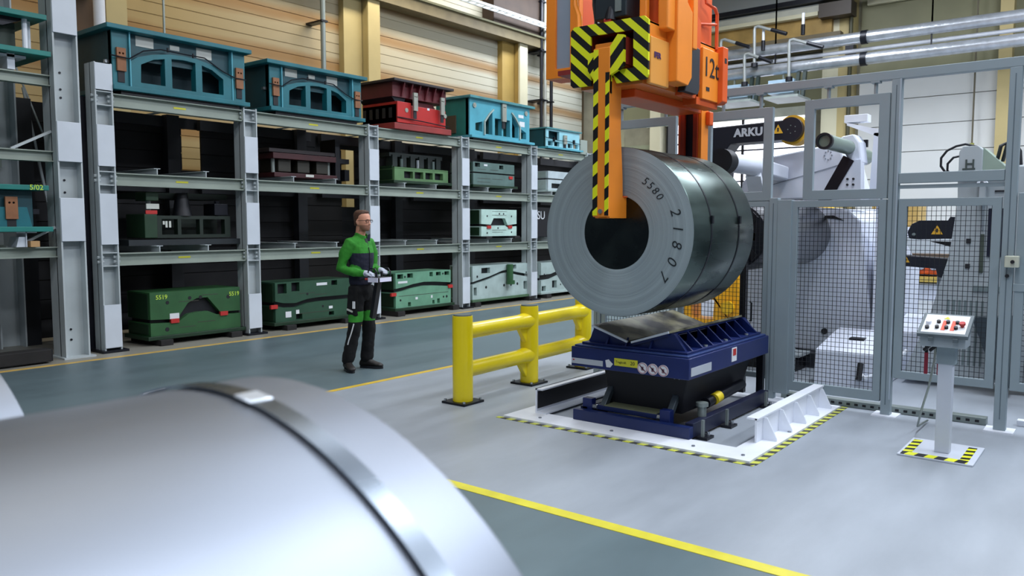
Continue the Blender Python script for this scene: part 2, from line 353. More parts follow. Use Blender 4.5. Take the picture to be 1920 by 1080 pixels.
# light boxes hung under the foil pipes, with gooseneck pipes
boxblue = mat('pale_blue_box', 'a9c4d8', 0.4, 0, 0.05)
for (y0, y1, lab) in ((8.15, 9.0, 'pale blue hanging box nearest the crane'), (6.95, 7.6, 'pale blue hanging box right of the other one, high over the fence')):
    t = thing('hanging_unit', lab, 'unit', (20.6, (y0+y1)/2, 5.0), 'pale boxes hanging under the foil pipes')
    B('housing', 20.3, 20.8, y0, y1, 4.98, 5.32, boxblue, t, 0.01)
    B('louvre_tray', 19.9, 20.9, y0-0.25, y1-0.05, 4.80, 4.86, mat('tray_grey', '97a09c'), t)
    for y in (y0-0.06, y0-0.22): MB().bar((20.35, y, 4.86), (20.5, y, 5.5), 0.08, 0.10).build('bracket', mat('dark_green_steel', '24332f'), t)
    MB().bar((20.5, (y0+y1)/2, 5.32), (20.5, (y0+y1)/2, 5.48), 0.04, 0.04).build('hanger_rod', cgrey, t)
for (y, z0, z, l, lab) in ((8.85, 5.75, 6.50, 0.75, 'leftmost gooseneck pipe above the hanging boxes'), (7.95, 5.75, 6.70, 0.8, 'tall gooseneck pipe right of the leftmost one'),
                  (8.2, 5.3, 6.05, 0.7, 'lower gooseneck pipe below the tall one'), (7.05, 5.3, 6.25, 0.8, 'rightmost gooseneck pipe above the hanging boxes')):
    t = thing('gooseneck_pipe', lab, 'pipe', (20.2, y, z0), 'gooseneck pipes on the foil pipes')
    MB().tube([(20.25, y, z0), (20.2, y, z-0.08), (20.2, y-0.02, z-0.01), (20.2, y-0.1, z), (20.2, y-l, z-0.28)], 0.04, 8).build('pipe', mat('cable_pipe_grey', 'a9adab', 0.4, 0.4, 0.1), t)
    MB().cyl((20.2, y-l*0.55, z-0.13), (20.2, y-l-0.03, z-0.29), 0.048, 8).build('pipe_sleeve', black_steel, t)
    MB().cyl((20.25, y, z0-0.05), (20.25, y, z0+0.05), 0.09, 8).build('clamp', black_steel, t)
for y, z in ((7.75, 6.35), (6.75, 6.6)):
    t = thing('pipe_valve', 'small dark valve hanging above the foil pipes, ' + ('nearer the crane' if y > 7 else 'nearer the pale column'), 'valve', (20.3, y, z), 'valves above the foil pipes')
    MB().cyl((20.3, y, z-0.25), (20.3, y, z), 0.05, 10).build('body', black_steel, t); MB().cyl((20.3, y, z), (20.3, y, z+0.28), 0.035, 10).build('stem', white_steel, t)

# ================================================================== STORAGE RACK
RY = 10.4
def rack_post(rack, x, top, covers, w=0.225, name='post'):
    """open H upright with welded cover plates over part of its front"""
    p = MB()
    p.box(x-w/2, x-w/2+0.018, RY, RY+0.26, 0.03, top).box(x+w/2-0.018, x+w/2, RY, RY+0.26, 0.03, top)
    p.box(x-w/2, x+w/2, RY+0.11, RY+0.125, 0.03, top)
    post = p.build('post', rack_paint, rack, smooth=False)
    for (a, b) in covers: B('cover_plate', x-w/2+0.004, x+w/2-0.004, RY-0.012, RY+0.006, a, b, rack_white, rack)
    for z in levels:
        g = MB(); g.box(x-w/2+0.02, x+w/2-0.02, RY+0.004, RY+0.11, z, z+0.012).box(x-w/2+0.02, x+w/2-0.02, RY+0.004, RY+0.11, z-0.17, z-0.158)
        for s in (-1, 1):
            for dz in (-0.05, -0.11): g.cyl((x+s*(w/2-0.05), RY+0.05, z+dz), (x+s*(w/2+0.03), RY+0.05, z+dz), 0.018, 6)
        g.build('beam_bracket', rack_paint, rack)
    B('foot_plate', x-w/2-0.05, x+w/2+0.06, RY-0.06, RY+0.3, 0.0, 0.03, black_steel, rack)
rack_white = mat('rack_cover_white', 'c9d0d8', 0.45, 0, 0.05, 3)
levels = (1.285, 2.325, 3.335)
rear_shade = mat('rear_shade_tone', '1c1e23', 0.6, 0, 0.15, 2)  # dark tone stands in for shade on the rear posts and beams
rack = thing('heavy_rack', 'long grey white steel rack filled with press dies, wide bays in front of the siding', 'rack', (9.5, RY, 0))
posts = (4.87, 6.99, 9.41, 11.79, 14.05, 16.3, 18.5)
for i, x in enumerate(posts):
    top = 3.70 if i == 0 else 3.37
    cov = [(0.1, 0.62), (1.36, 1.98), (2.42, 2.95)] if i else [(0.06, 0.62), (1.40, 2.05), (2.40, 2.92), (3.36, 3.69)]
    rack_post(rack, x, top, cov)
for i in range(len(posts)-1):
    a, b = posts[i]+0.115, posts[i+1]-0.115
    for z in levels:
        q = MB()
        q.box(a, b, RY+0.02, RY+0.16, z-0.014, z).box(a, b, RY+0.02, RY+0.16, z-0.165, z-0.151).box(a, b, RY+0.08, RY+0.09, z-0.16, z)
        q.box(a, a+0.012, RY+0.02, RY+0.16, z-0.17, z+0.01).box(b-0.012, b, RY+0.02, RY+0.16, z-0.17, z+0.01)
        bm_ = q.build('beam', rack_green, rack, smooth=False)
        s = B('load_sticker', (a+b)/2-0.09, (a+b)/2+0.09, RY+0.076, RY+0.08, z-0.095, z-0.070, sticker_yellow, bm_)
        s.location = (0, 0, 0)
        B('rear_beam', a, b, RY+1.55, RY+1.65, z-0.165, z, rear_shade, rack)
        for fx in (0.3, 0.68):
            xx = a+(b-a)*fx
            rh = 0.004 if z > 3 else 0.085
            MB().box(xx-0.045, xx+0.045, RY+0.03, RY+1.6, z+rh-0.008, z+rh).box(xx-0.006, xx+0.006, RY+0.03, RY+1.6, z-0.01, z+rh-0.005).build('cross_rail', rack_paint, rack, smooth=False)
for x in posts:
    MB().box(x-0.50, x-0.30, RY+1.45, RY+1.6, 0, 3.35).build('rear_post', rear_shade, rack)
# added dark sheets stand in for shade, with gaps where the lit wall shows
shade_sheet = mat('back_shade_sheet', '0e0d11', 0.7, 0, 0.15, 2)
shade_sheet2 = mat('brown_shade_board', '171412', 0.7, 0, 0.15, 2)
def add_shade_sheet(x0, x1, z0, z1, m=shade_sheet):
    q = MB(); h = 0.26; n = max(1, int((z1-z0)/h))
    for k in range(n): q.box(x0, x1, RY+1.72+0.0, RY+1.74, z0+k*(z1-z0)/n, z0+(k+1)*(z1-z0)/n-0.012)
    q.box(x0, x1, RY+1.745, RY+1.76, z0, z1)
    q.build('added_shade_sheet', m, rack, smooth=False)
for (a, b, z0, z1, m) in ((3.0, 6.87, 0.05, 3.36, shade_sheet), (7.21, 8.95, 0.05, 3.36, shade_sheet), (6.87, 7.21, 0.05, 2.53, shade_sheet), (6.87, 7.21, 3.19, 3.36, shade_sheet),
        (8.95, 10.13, 0.05, 2.3, shade_sheet2), (9.05, 9.5, 2.3, 3.36, shade_sheet), (9.62, 10.13, 2.3, 3.36, shade_sheet), (9.5, 9.62, 2.9, 3.36, shade_sheet), (8.95, 9.05, 2.3, 3.36, shade_sheet),
        (10.47, 12.6, 0.05, 3.36, shade_sheet), (12.6, 14.0, 0.05, 3.36, shade_sheet2), (14.0, 18.6, 0.05, 3.36, shade_sheet), (10.13, 10.47, 0.05, 2.0, shade_sheet), (10.13, 10.47, 3.1, 3.36, shade_sheet)):
    add_shade_sheet(a, b, z0, z1, m)

# taller rack at the left edge
r2 = thing('tall_rack', 'taller grey white rack at the left edge, its post taller than the frame', 'rack', (3.6, RY, 0))
x0, x1 = 4.24, 4.53
q = MB().box(x0, x0+0.02, RY-0.1, RY+0.25, 0.02, 5.6).box(x1-0.02, x1, RY-0.1, RY+0.25, 0.02, 5.6).box(x0, x1, RY+0.03, RY+0.05, 0.02, 5.6)
q.build('post', rack_paint, r2, smooth=False)
for (a, b) in ((1.45, 1.98), (2.42, 2.9), (3.95, 4.8)): B('cover_plate', x0+0.005, x1-0.005, RY-0.115, RY-0.09, a, b, rack_white, r2, 0.004)
for z in (0.22, 0.35, 2.05, 2.2, 3.3, 3.5, 3.2): MB().cyl((x0+0.12, RY+0.02, z), (x0+0.12, RY+0.04, z), 0.014, 8).build('bolt', black_steel, r2)
B('foot_plate', x0-0.04, x1+0.05, RY-0.15, RY+0.3, 0, 0.02, rack_paint, r2)
for z in (1.385, 2.545, 3.45):
    MB().box(1.5, x0, RY, RY+0.12, z-0.014, z).box(1.5, x0, RY, RY+0.12, z-0.13, z-0.116).box(1.5, x0, RY+0.05, RY+0.06, z-0.13, z).build('beam', rack_green, r2, smooth=False)
    B('rear_beam', 1.5, 4.2, RY+1.5, RY+1.6, z-0.13, z, rack_green, r2)
for (z, dz) in ((1.385, 0.24), (2.545, 0.24)):
    MB().bar((x0-0.45, RY+0.06, z), (x0, RY+0.06, z+dz), 0.05, 0.03).build('knee_brace', rack_paint, r2)
MB().box(4.05, 4.07, RY+1.4, RY+1.75, 0, 5.6).box(4.35, 4.37, RY+1.4, RY+1.75, 0, 5.6).box(4.05, 4.37, RY+1.6, RY+1.62, 0, 5.6).build('rear_post', rack_paint, r2, smooth=False)
MB().bar((4.5, RY+1.5, 3.5), (4.9, RY+1.5, 1.0), 0.03, 0.03).bar((4.2, RY+1.5, 4.4), (4.9, RY+1.5, 2.4), 0.02, 0.02).build('diagonal_brace', rack_paint, r2)
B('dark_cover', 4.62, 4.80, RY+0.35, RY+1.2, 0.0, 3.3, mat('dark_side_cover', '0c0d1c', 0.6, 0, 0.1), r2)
t = thing('timber_block', 'long dark timber block on the floor under the left rack', 'block', (3.9, 10.6, 0))
B('beam', 3.2, 4.02, 10.15, 10.35, 0.02, 0.17, dark_wood, t, 0.01)
B('end_face', 4.02, 4.03, 10.155, 10.345, 0.025, 0.165, black, t)

# ================================================================== PRESS DIES
teal = mat('teal_die_paint', '146670', 0.45, 0, 0.18, 3); teal_d = mat('dark_teal_die_paint', '0e424b', 0.5, 0, 0.18, 3)
teal_l = mat('light_teal_die_paint', '4f9fb0', 0.45, 0, 0.15, 3); teal_g = mat('green_teal_die_paint', '1a776f', 0.5, 0, 0.15, 3)
rust = mat('brown_hook_plate', '8a5a38', 0.6, 0, 0.15, 8)
inner_dark = mat('die_cavity', '0d2b33', 0.7, 0, 0.1)
def labels(par, lst, y, m=label_grey):
    for (x0, x1, z0, z1) in lst: B('paper_label', x0, x1, y-0.004, y, z0, z1, m, par)
def hook_plate(par, x, z1, y, w=0.11, h=0.34, m=None):
    p = MB(); p.plate([rect(x-w/2, x+w/2, z1-h, z1), circ(x-0.022, z1-0.07, 0.014, 8), circ(x+0.022, z1-0.07, 0.014, 8)], 'y', y-0.035, y)
    o = p.build('lifting_plate', m or rust, par, smooth=False)
    MB().box(x-w*0.38, x+w*0.38, y-0.012, y, z1-h-0.14, z1-h).build('slot', ink, o)
def arch_die(label, x0, x1, z0, z1, depth, cables=True, Y=10.42, rail=0.0):
    t = thing('press_die', label, 'press die', ((x0+x1)/2, Y, z0), 'press dies on top of the rack')
    W_ = x1-x0; H = z1-z0; X = lambda u: x0+u*W_; Z = lambda v: z0+v*H
    B('bottom_flange', x0-0.02, x1+0.04, Y-0.06, Y+depth, z0, z0+0.06, teal, t, 0.006)
    B('lid_plate', x0-0.1, x1+0.06, Y-0.10, Y+depth+0.05, z1-0.06, z1, teal, t, 0.008)
    B('side_wall', x0+0.0, x0+0.06, Y+0.02, Y+depth, z0+0.06, z1-0.06, teal_d, t)
    B('side_wall', x1-0.06, x1, Y+0.02, Y+depth, z0+0.06, z1-0.06, teal_d, t)
    B('back_wall', x0+0.06, x1-0.06, Y+depth-0.06, Y+depth, z0+0.06, z1-0.06, teal_d, t)
    B('core', x0+0.06, x1-0.06, Y+0.30, Y+0.36, z0+0.06, z1-0.06, inner_dark, t)
    for u in (0.055, 0.945):
        B('corner_pillar', X(u)-0.055*W_, X(u)+0.055*W_, Y, Y+0.1, z0+0.06, z1-0.06, teal if u < 0.5 else teal, t, 0.006)
        hook_plate(t, X(u), Z(0.66), Y, 0.05*W_+0.02, 0.36*H)
    for xr in (X(0.115), X(0.885)): B('edge_rib', xr-0.008, xr+0.008, Y-0.03, Y+0.1, z0+0.06, z1-0.06, teal_l, t)
    # upper recessed panel
    B('upper_panel', X(0.12), X(0.88), Y+0.05, Y+0.1, Z(0.52), z1-0.06, teal_d, t)
    # arch plate with three windows
    top = [(0.12, 0.48), (0.17, 0.56), (0.27, 0.635), (0.4, 0.69), (0.5, 0.70), (0.6, 0.69), (0.73, 0.635), (0.83, 0.54), (0.88, 0.46)]
    out = [(0.12, 0.07), (0.88, 0.07)] + top[::-1]
    w1 = [(0.185, 0.16), (0.36, 0.16), (0.36, 0.60), (0.28, 0.56), (0.19, 0.45)]
    w2 = [(0.41, 0.14), (0.59, 0.14), (0.59, 0.62), (0.5, 0.635), (0.41, 0.62)]
    w3 = [(0.64, 0.15), (0.81, 0.15), (0.81, 0.42), (0.72, 0.55), (0.64, 0.60)]
    mp = lambda l: [(X(u), Z(v)) for u, v in l]
    MB().plate([mp(out), mp(w1), mp(w2), mp(w3)], 'y', Y-0.02, Y+0.10).build('arch_plate', teal, t, smooth=False)
    labels(t, [(X(0.175), X(0.30), Z(0.75), Z(0.91)), (X(0.42), X(0.49), Z(0.785), Z(0.865)), (X(0.62), X(0.74), Z(0.73), Z(0.90))], Y+0.05)
    MB().tube([(X(-0.02), Y-0.05, Z(0.52)), (X(0.1), Y-0.06, Z(0.50)), (X(0.2), Y-0.05, Z(0.66)), (X(0.33), Y-0.03, Z(0.74)), (X(0.5), Y-0.03, Z(0.73)),
               (X(0.66), Y-0.03, Z(0.73)), (X(0.8), Y-0.04, Z(0.55)), (X(0.9), Y-0.05, Z(0.47)), (X(1.0), Y-0.03, Z(0.47))], 0.009, 6).build('chain', black_steel, t)
    MB().cyl((X(0.385), Y-0.02, Z(0.72)), (X(0.385), Y-0.02, Z(0.79)), 0.015, 8).cyl((X(0.575), Y-0.02, Z(0.70)), (X(0.575), Y-0.02, Z(0.77)), 0.015, 8).build('lifting_pin', black, t)
    for s in (0, 1): B('side_bolt', (x0-0.05, x1)[s], (x0, x1+0.05)[s], Y+0.08, Y+0.13, Z(0.42), Z(0.47), chrome, t)
    B('skid', x0+0.1, x1-0.1, Y, Y+depth, z0-0.045, z0, black, t)
    return t
arch_die('largest teal press die with three arched windows, first on top of the rack', 5.0, 6.93, 3.385, 4.20, 1.25)
arch_die('second teal press die with arched windows, dirtier and beside the red die', 7.35, 9.16, 3.385, 4.13, 1.2)

# red and maroon die
maroon = mat('maroon_die_paint', '56191f', 0.5, 0, 0.2, 5); redb = mat('bright_red_die_paint', 'b52420', 0.45, 0, 0.12, 4)
Y = 10.42
t = thing('press_die', 'red and maroon press die on top of the rack between the teal ones', 'press die', (10.5, Y, 3.42), 'press dies on top of the rack')
B('base_plate', 9.85, 11.32, Y-0.08, Y+1.0, 3.345, 3.45, mat('dull_red_plate', '8d2f2c', 0.5, 0, 0.2), t, 0.006)
B('base_gap', 9.95, 11.25, Y, Y+0.9, 3.45, 3.47, black, t)
B('lower_box', 9.98, 11.25, Y, Y+0.9, 3.47, 3.80, redb, t, 0.008)
B('lower_block', 9.98, 10.32, Y-0.02, Y+0.9, 3.47, 3.84, redb, t, 0.008)
MB().plate([[(10.45, 3.8), (11.25, 3.8), (11.25, 3.76), (11.1, 3.78), (11.0, 3.9), (10.6, 3.9)]], 'y', Y+0.1, Y+0.7).build('inner_block', maroon, t, smooth=False)
B('upper_box', 9.9, 11.28, Y+0.02, Y+0.95, 3.92, 4.17, maroon, t)
MB().plate([[(9.9, 3.92), (10.25, 3.92), (10.2, 3.82), (10.02, 3.82)]], 'y', Y+0.05, Y+0.9).build('upper_foot', black_steel, t, smooth=False)
B('top_plate', 9.82, 11.36, Y-0.12, Y+1.0, 4.17, 4.215, mat('dark_die_top', '2a2426', 0.5, 0, 0.1), t, 0.005)
for k in range(6): MB().plate([[(Y-0.08, 4.17), (Y+0.04, 4.17), (Y+0.04, 3.94), (Y+0.0, 3.94)]], 'x', 10.1+k*0.2, 10.13+k*0.2).build('rib', maroon, t, smooth=False)
gp = mat('worn_grey_plate', '9b9d92', 0.5, 0.2, 0.15)
for x in (10.37, 11.08):
    hook_plate(t, x, 4.02, Y-0.06, 0.1, 0.32, gp)
    MB().lathe([(0, 0.04), (0.03, 0.04)], (x-0.17 if x < 11 else x+0.13, Y-0.03, 3.70), 14, ax='y').build('round_boss', gp, t)
B('paper_label', 10.75, 10.81, Y-0.004, Y, 3.76, 3.80, label_white, t)
for k in range(5): B('cavity', 9.975, 9.982, Y+0.12+k*0.17, Y+0.2+k*0.17, 3.56, 3.74, ink, t)
MB().tube([(9.96, Y-0.03, 3.56), (10.6, Y-0.06, 3.53), (11.3, Y-0.04, 3.50)], 0.01, 6).build('chain', black_steel, t)

# light teal die with pointed windows
x0, x1, z0, z1 = 11.94, 13.90, 3.375, 4.19
t = thing('press_die', 'light teal press die with two pointed windows, grey plate at its centre', 'press die', (12.9, Y, z0), 'press dies on top of the rack')
X = lambda u: x0+u*(x1-x0); Z = lambda v: z0+v*(z1-z0); mp = lambda l: [(X(u), Z(v)) for u, v in l]
B('bottom_flange', x0, x1+0.12, Y-0.06, Y+0.95, z0, z0+0.05, teal_l, t, 0.006)
B('lid_plate', x0-0.07, x1+0.1, Y-0.08, Y+0.98, z1-0.05, z1, mat('worn_teal_lid', '4a8488', 0.5, 0, 0.2, 5), t, 0.006)
B('side_wall', x0, x0+0.05, Y+0.03, Y+0.9, z0+0.05, z1-0.05, teal_g, t); B('side_wall', x1-0.05, x1, Y+0.03, Y+0.9, z0+0.05, z1-0.05, teal_g, t)
B('core', x0+0.05, x1-0.05, Y+0.3, Y+0.34, z0+0.05, z1-0.05, mat('deep_teal', '0f4a48', 0.6, 0, 0.1), t)
MB().plate([mp([(0, 0.06), (1, 0.06), (1, 0.94), (0, 0.94)]),
    mp([(0.09, 0.19), (0.20, 0.17), (0.20, 0.42), (0.09, 0.36)]), mp([(0.245, 0.13), (0.36, 0.13), (0.36, 0.68), (0.30, 0.58), (0.245, 0.42)]),
    mp([(0.40, 0.13), (0.515, 0.13), (0.515, 0.55), (0.40, 0.55)]), mp([(0.54, 0.13), (0.655, 0.13), (0.655, 0.55), (0.54, 0.55)]),
    mp([(0.69, 0.13), (0.80, 0.13), (0.80, 0.42), (0.745, 0.58), (0.69, 0.68)]), mp([(0.84, 0.13), (0.94, 0.13), (0.94, 0.30), (0.84, 0.38)])],
    'y', Y, Y+0.1).build('front_plate', teal_l, t, smooth=False)
for (pts) in ([(0.225, 0.1), (0.225, 0.42), (0.30, 0.62), (0.37, 0.75)], [(0.82, 0.1), (0.82, 0.42), (0.745, 0.62), (0.675, 0.75)]):
    q = MB()
    for a, b in zip(pts, pts[1:]): q.bar((X(a[0]), Y-0.01, Z(a[1])), (X(b[0]), Y-0.01, Z(b[1])), 0.04, 0.03)
    q.build('window_rim', mat('worn_grey_edge', '9fb0a8', 0.5, 0, 0.2), t)
hook_plate(t, X(0.53), Z(0.93), Y-0.02, 0.13, 0.36, gp)
for u, v in ((0.07, 0.78), (0.93, 0.80)): MB().lathe([(0, 0.05), (0.02, 0.045)], (X(u), Y-0.02, Z(v)), 14, ax='y').lathe([(-0.004, 0.02), (0.01, 0.02)], (X(u), Y-0.022, Z(v)), 10, ax='y').build('round_boss', gp, t)
labels(t, [(X(0.80), X(0.89), Z(0.66), Z(0.74)), (X(0.82), X(0.91), Z(0.44), Z(0.57))], Y, label_white)
B('brown_side_plate', x0-0.02, x0, Y+0.35, Y+0.6, z0+0.1, z0+0.45, mat('brown_green', '4d4536', 0.6, 0, 0.1), t)
B('skid', x0+0.1, x1, Y, Y+0.9, z0-0.03, z0, black, t)

# small teal die
x0, x1, z0, z1 = 14.52, 15.86, 3.36, 3.82
t = thing('press_die', 'smallest teal press die on the rack top, last before the crane gripper', 'press die', (15.2, Y, z0), 'press dies on top of the rack')
B('bottom_flange', x0, x1+0.1, Y-0.05, Y+0.55, z0, z0+0.04, teal_l, t)
B('lid_plate', x0-0.03, x1+0.05, Y-0.04, Y+0.55, z1-0.03, z1, mat('worn_teal_lid', '4a8488'), t)
B('side_wall', x0, x0+0.04, Y+0.03, Y+0.5, z0+0.04, z1-0.03, teal_d, t)
B('core', x0+0.04, x1, Y+0.16, Y+0.2, z0+0.04, z1-0.03, teal_d, t)
X = lambda u: x0+u*(x1-x0); Z = lambda v: z0+v*(z1-z0); R_ = lambda a, b, c_, d: mp([(a, c_), (b, c_), (b, d), (a, d)])
MB().plate([R_(0, 1, 0.08, 0.93), R_(0.05, 0.19, 0.14, 0.36), R_(0.23, 0.38, 0.14, 0.36), R_(0.64, 0.77, 0.14, 0.36), R_(0.81, 0.95, 0.14, 0.36),
            R_(0.07, 0.38, 0.46, 0.85)], 'y', Y, Y+0.06).build('front_plate', mat('pale_teal_paint', '8fc7d2', 0.45, 0, 0.12), t, smooth=False)
hook_plate(t, X(0.53), Z(0.72), Y-0.01, 0.12, 0.2, gp)
MB().tube([(X(-0.05), Y-0.03, Z(0.5)), (X(0.3), Y-0.04, Z(0.42)), (X(0.6), Y-0.04, Z(0.44)), (X(1), Y-0.03, Z(0.38))], 0.008, 6).build('chain', black_steel, t)
for u in (0.2, 0.8): B('lifting_pin', X(u)-0.015, X(u)+0.015, Y-0.05, Y, Z(0.35), Z(0.55), black_steel, t)
B('rack_end_post', 15.95, 16.25, 10.45, 10.6, 3.34, 3.66, rack_green, rack)

# dies split by a dark gap into a lower and an upper half
def split_die(label, cat_group, x0, x1, z0, z1, gap, col, side, depth=0.62, Y=10.5, gh=0.05, holes_u=(), holes_l=(), reds=(), lab=(), labm=None,
              skid=None, texts=(), pins=(), base=True, slots=(), rails=()):
    t = thing('press_die', label, 'press die', ((x0+x1)/2, Y, z0), cat_group)
    X = lambda u: x0+u*(x1-x0); Z = lambda v: z0+v*(z1-z0)
    g = [(X(u), Z(v)) for u, v in gap]; g2 = [(X(u), Z(v)+dv*1.0) for (u, v), dv in zip(gap, gh if isinstance(gh, (list, tuple)) else [gh]*len(gap))]
    lo = [(x0, z0), (x1, z0)] + g[::-1]; up = g2 + [(x1, z1), (x0, z1)]
    hl = [[(X(a), Z(c)), (X(b), Z(c)), (X(b), Z(d)), (X(a), Z(d))] for a, b, c, d in holes_l]
    hu = [[(X(a), Z(c)), (X(b), Z(c)), (X(b), Z(d)), (X(a), Z(d))] for a, b, c, d in holes_u]
    MB().plate([lo]+hl, 'y', Y, Y+0.12).plate([lo], 'y', Y+0.12, Y+depth).build('lower_half', col, t, smooth=False)
    MB().plate([up]+hu, 'y', Y, Y+0.12).plate([up], 'y', Y+0.12, Y+depth).build('upper_half', col, t, smooth=False)
    B('cavity_core', x0+0.03, x1-0.03, Y+0.08, Y+depth-0.05, z0+0.02, z1-0.02, black, t)
    B('side_plate', x0-0.012, x0-0.001, Y+0.05, Y+depth-0.05, z0+0.02, Z(gap[0][1])-0.02, side, t)
    B('side_plate', x0-0.012, x0-0.001, Y+0.05, Y+depth-0.05, Z(gap[0][1])+0.05, z1-0.02, side, t)
    for (u, v) in reds: B('red_spacer', X(u)-0.06, X(u)+0.06, Y-0.02, Y+0.02, Z(v)-0.03, Z(v)+0.03, red_paint, t)
    for (a, b, c, d) in lab: B('paper_label', X(a), X(b), Y-0.004, Y, Z(c), Z(d), labm or label_white, t)
    for (u, v, r) in pins: MB().cyl((X(u), Y-0.003, Z(v)), (X(u), Y+0.02, Z(v)), r, 12).build('bolt_hole', ink, t)
    for (a, b, v) in slots: B('stencil_line', X(a), X(b), Y-0.002, Y, Z(v), Z(v)+0.008, mat('dull_stencil', '3c3a34', 0.6, 0, 0), t)
    for (s, u, v, size, mm) in texts: text('stencil_number', s, size, (X(u), Y-0.003, Z(v)), FY, mm, t, 0.001, 0.001)
    if base: B('base_rail', x0-0.06, x1+0.06, Y-0.05, Y+depth, z0-0.05, z0, side, t, 0.004)
    if skid:
        for fx in skid: B('timber_skid', X(fx)-0.09, X(fx)+0.09, Y-0.12, Y+depth+0.1, skid_z, z0-(0.05 if base else 0), dark_wood, t, 0.006)
    return t
G = lambda c, k: mat(k, c, 0.5, 0, 0.16, 4)
gdk, gmid, glt, gpale = G('2a5630', 'green_die'), G('264a36', 'dull_green_die'), G('64957a', 'grey_green_die'), G('a3b5b2', 'pale_grey_die')
gside = G('14301c', 'dark_green_side'); gold_ink = mat('yellow_green_chalk', 'b7d64a', 0.6, 0, 0)
skid_z = 0.0
arch = [(0, 0.30), (0.28, 0.27), (0.40, 0.44), (0.5, 0.47), (0.62, 0.47), (0.72, 0.37), (0.76, 0.36), (1, 0.35)]
split_die('dark green press die on the floor with chalked numbers and a trapezoid gap', 'press dies on the floor level of the rack', 5.42, 6.80, 0.13, 0.73, arch, gdk, gside,
          gh=[0.05, 0.05, 0.16, 0.2, 0.2, 0.1, 0.04, 0.04], reds=((0.25, 0.315), (0.80, 0.38)), lab=((0.2, 0.3, 0.36, 0.49),), skid=(0.12, 0.9),
          texts=(('5519', 0.12, 0.88, 0.085, gold_ink), ('5519', 0.93, 0.84, 0.085, gold_ink)), pins=((0.42, 0.82, 0.025), (0.54, 0.82, 0.025), (0.18, 0.75, 0.025), (0.17, 0.13, 0.03), (0.86, 0.78, 0.03)),
          slots=((0.3, 0.52, 0.74), (0.56, 0.74, 0.86), (0.5, 0.7, 0.22), (0.3, 0.48, 0.14)))
arch = [(0, 0.42), (0.1, 0.36), (0.25, 0.34), (0.4, 0.42), (0.55, 0.44), (1, 0.44)]
split_die('dull green press die on the floor directly behind the person', 'press dies on the floor level of the rack', 7.42, 8.95, 0.13, 0.75, arch, gmid, gside, gh=0.07,
          reds=((-0.02, 0.40),), lab=((0.12, 0.19, 0.1, 0.25), (0.25, 0.29, 0.17, 0.27), (0.52, 0.66, 0.86, 0.93), (0.68, 0.73, 0.22, 0.29)), holes_u=((0.03, 0.14, 0.72, 0.97), (0.2, 0.3, 0.75, 0.98), (0.72, 0.80, 0.84, 0.97)),
          skid=(0.14, 0.9), pins=((0.4, 0.66, 0.02), (0.6, 0.30, 0.02)), slots=((0.3, 0.5, 0.68), (0.3, 0.7, 0.16), (0.5, 0.65, 0.62)), holes_l=((0.25, 0.33, 0.02, 0.16), (0.68, 0.75, 0.04, 0.14)))
arch = [(0, 0.44), (0.15, 0.48), (0.3, 0.54), (0.5, 0.58), (0.7, 0.56), (1, 0.50)]
split_die('grey green press die on the floor, first bay right of the person', 'press dies on the floor level of the rack', 9.98, 11.45, 0.14, 0.78, arch, glt, gside, gh=0.075,
          reds=((-0.04, 0.40), (0.985, 0.5)), lab=((0.04, 0.2, 0.70, 0.76), (0.34, 0.38, 0.2, 0.27), (0.62, 0.65, 0.2, 0.28)), holes_u=((0.03, 0.13, 0.83, 0.96), (0.2, 0.3, 0.84, 0.97), (0.6, 0.66, 0.84, 0.97), (0.72, 0.81, 0.85, 0.96), (0.88, 0.97, 0.85, 0.96)),
          holes_l=((0.21, 0.26, 0.02, 0.14), (0.65, 0.69, 0.02, 0.13), (0.74, 0.79, 0.02, 0.16)), skid=(0.02, 1.02), pins=((0.16, 0.88, 0.02), (0.85, 0.9, 0.02), (0.08, 0.22, 0.02), (0.92, 0.2, 0.025), (0.86, 0.2, 0.02)), slots=((0.05, 0.95, 0.33),))
arch = [(0, 0.44), (0.3, 0.58), (0.52, 0.72), (0.62, 0.74), (0.8, 0.64), (1, 0.56)]
split_die('pale grey press die on the floor with a peaked gap and green lug', 'press dies on the floor level of the rack', 12.10, 13.95, 0.14, 0.82, arch, gpale, G('47654a', 'mid_green_side'), gh=0.06,
          holes_u=((0.15, 0.3, 0.76, 0.93), (0.71, 0.78, 0.84, 0.97)), holes_l=((0.02, 0.07, 0.12, 0.36), (0.92, 0.99, 0.16, 0.42)), skid=(0.02, 1.0),
          pins=((0.08, 0.68, 0.025), (0.23, 0.34, 0.03), (0.55, 0.35, 0.03), (0.68, 0.35, 0.03), (0.8, 0.36, 0.03), (0.97, 0.7, 0.02)))
q = MB().cyl((13.22, 10.42, 0.46), (13.22, 10.42, 0.82), 0.07, 14).cyl((13.22, 10.40, 0.40), (13.22, 10.40, 0.48), 0.09, 14)
o = q.build('green_lug', gdk, [o for o in COL.objects if o.get('label', '').startswith('pale grey press die on the floor')][0])
arch = [(0, 0.40), (0.25, 0.42), (0.5, 0.55), (1, 0.6)]
split_die('pale press die on the floor half hidden behind the steel coil', 'press dies on the floor level of the rack', 14.45, 16.0, 0.14, 0.80, arch, gpale, gpale, gh=0.12, skid=(0.1, 0.95),
          holes_l=((0.28, 0.4, 0.1, 0.36), (0.02, 0.12, 0.02, 0.2)), pins=((0.08, 0.6, 0.02), (0.12, 0.55, 0.02), (0.5, 0.2, 0.02)))
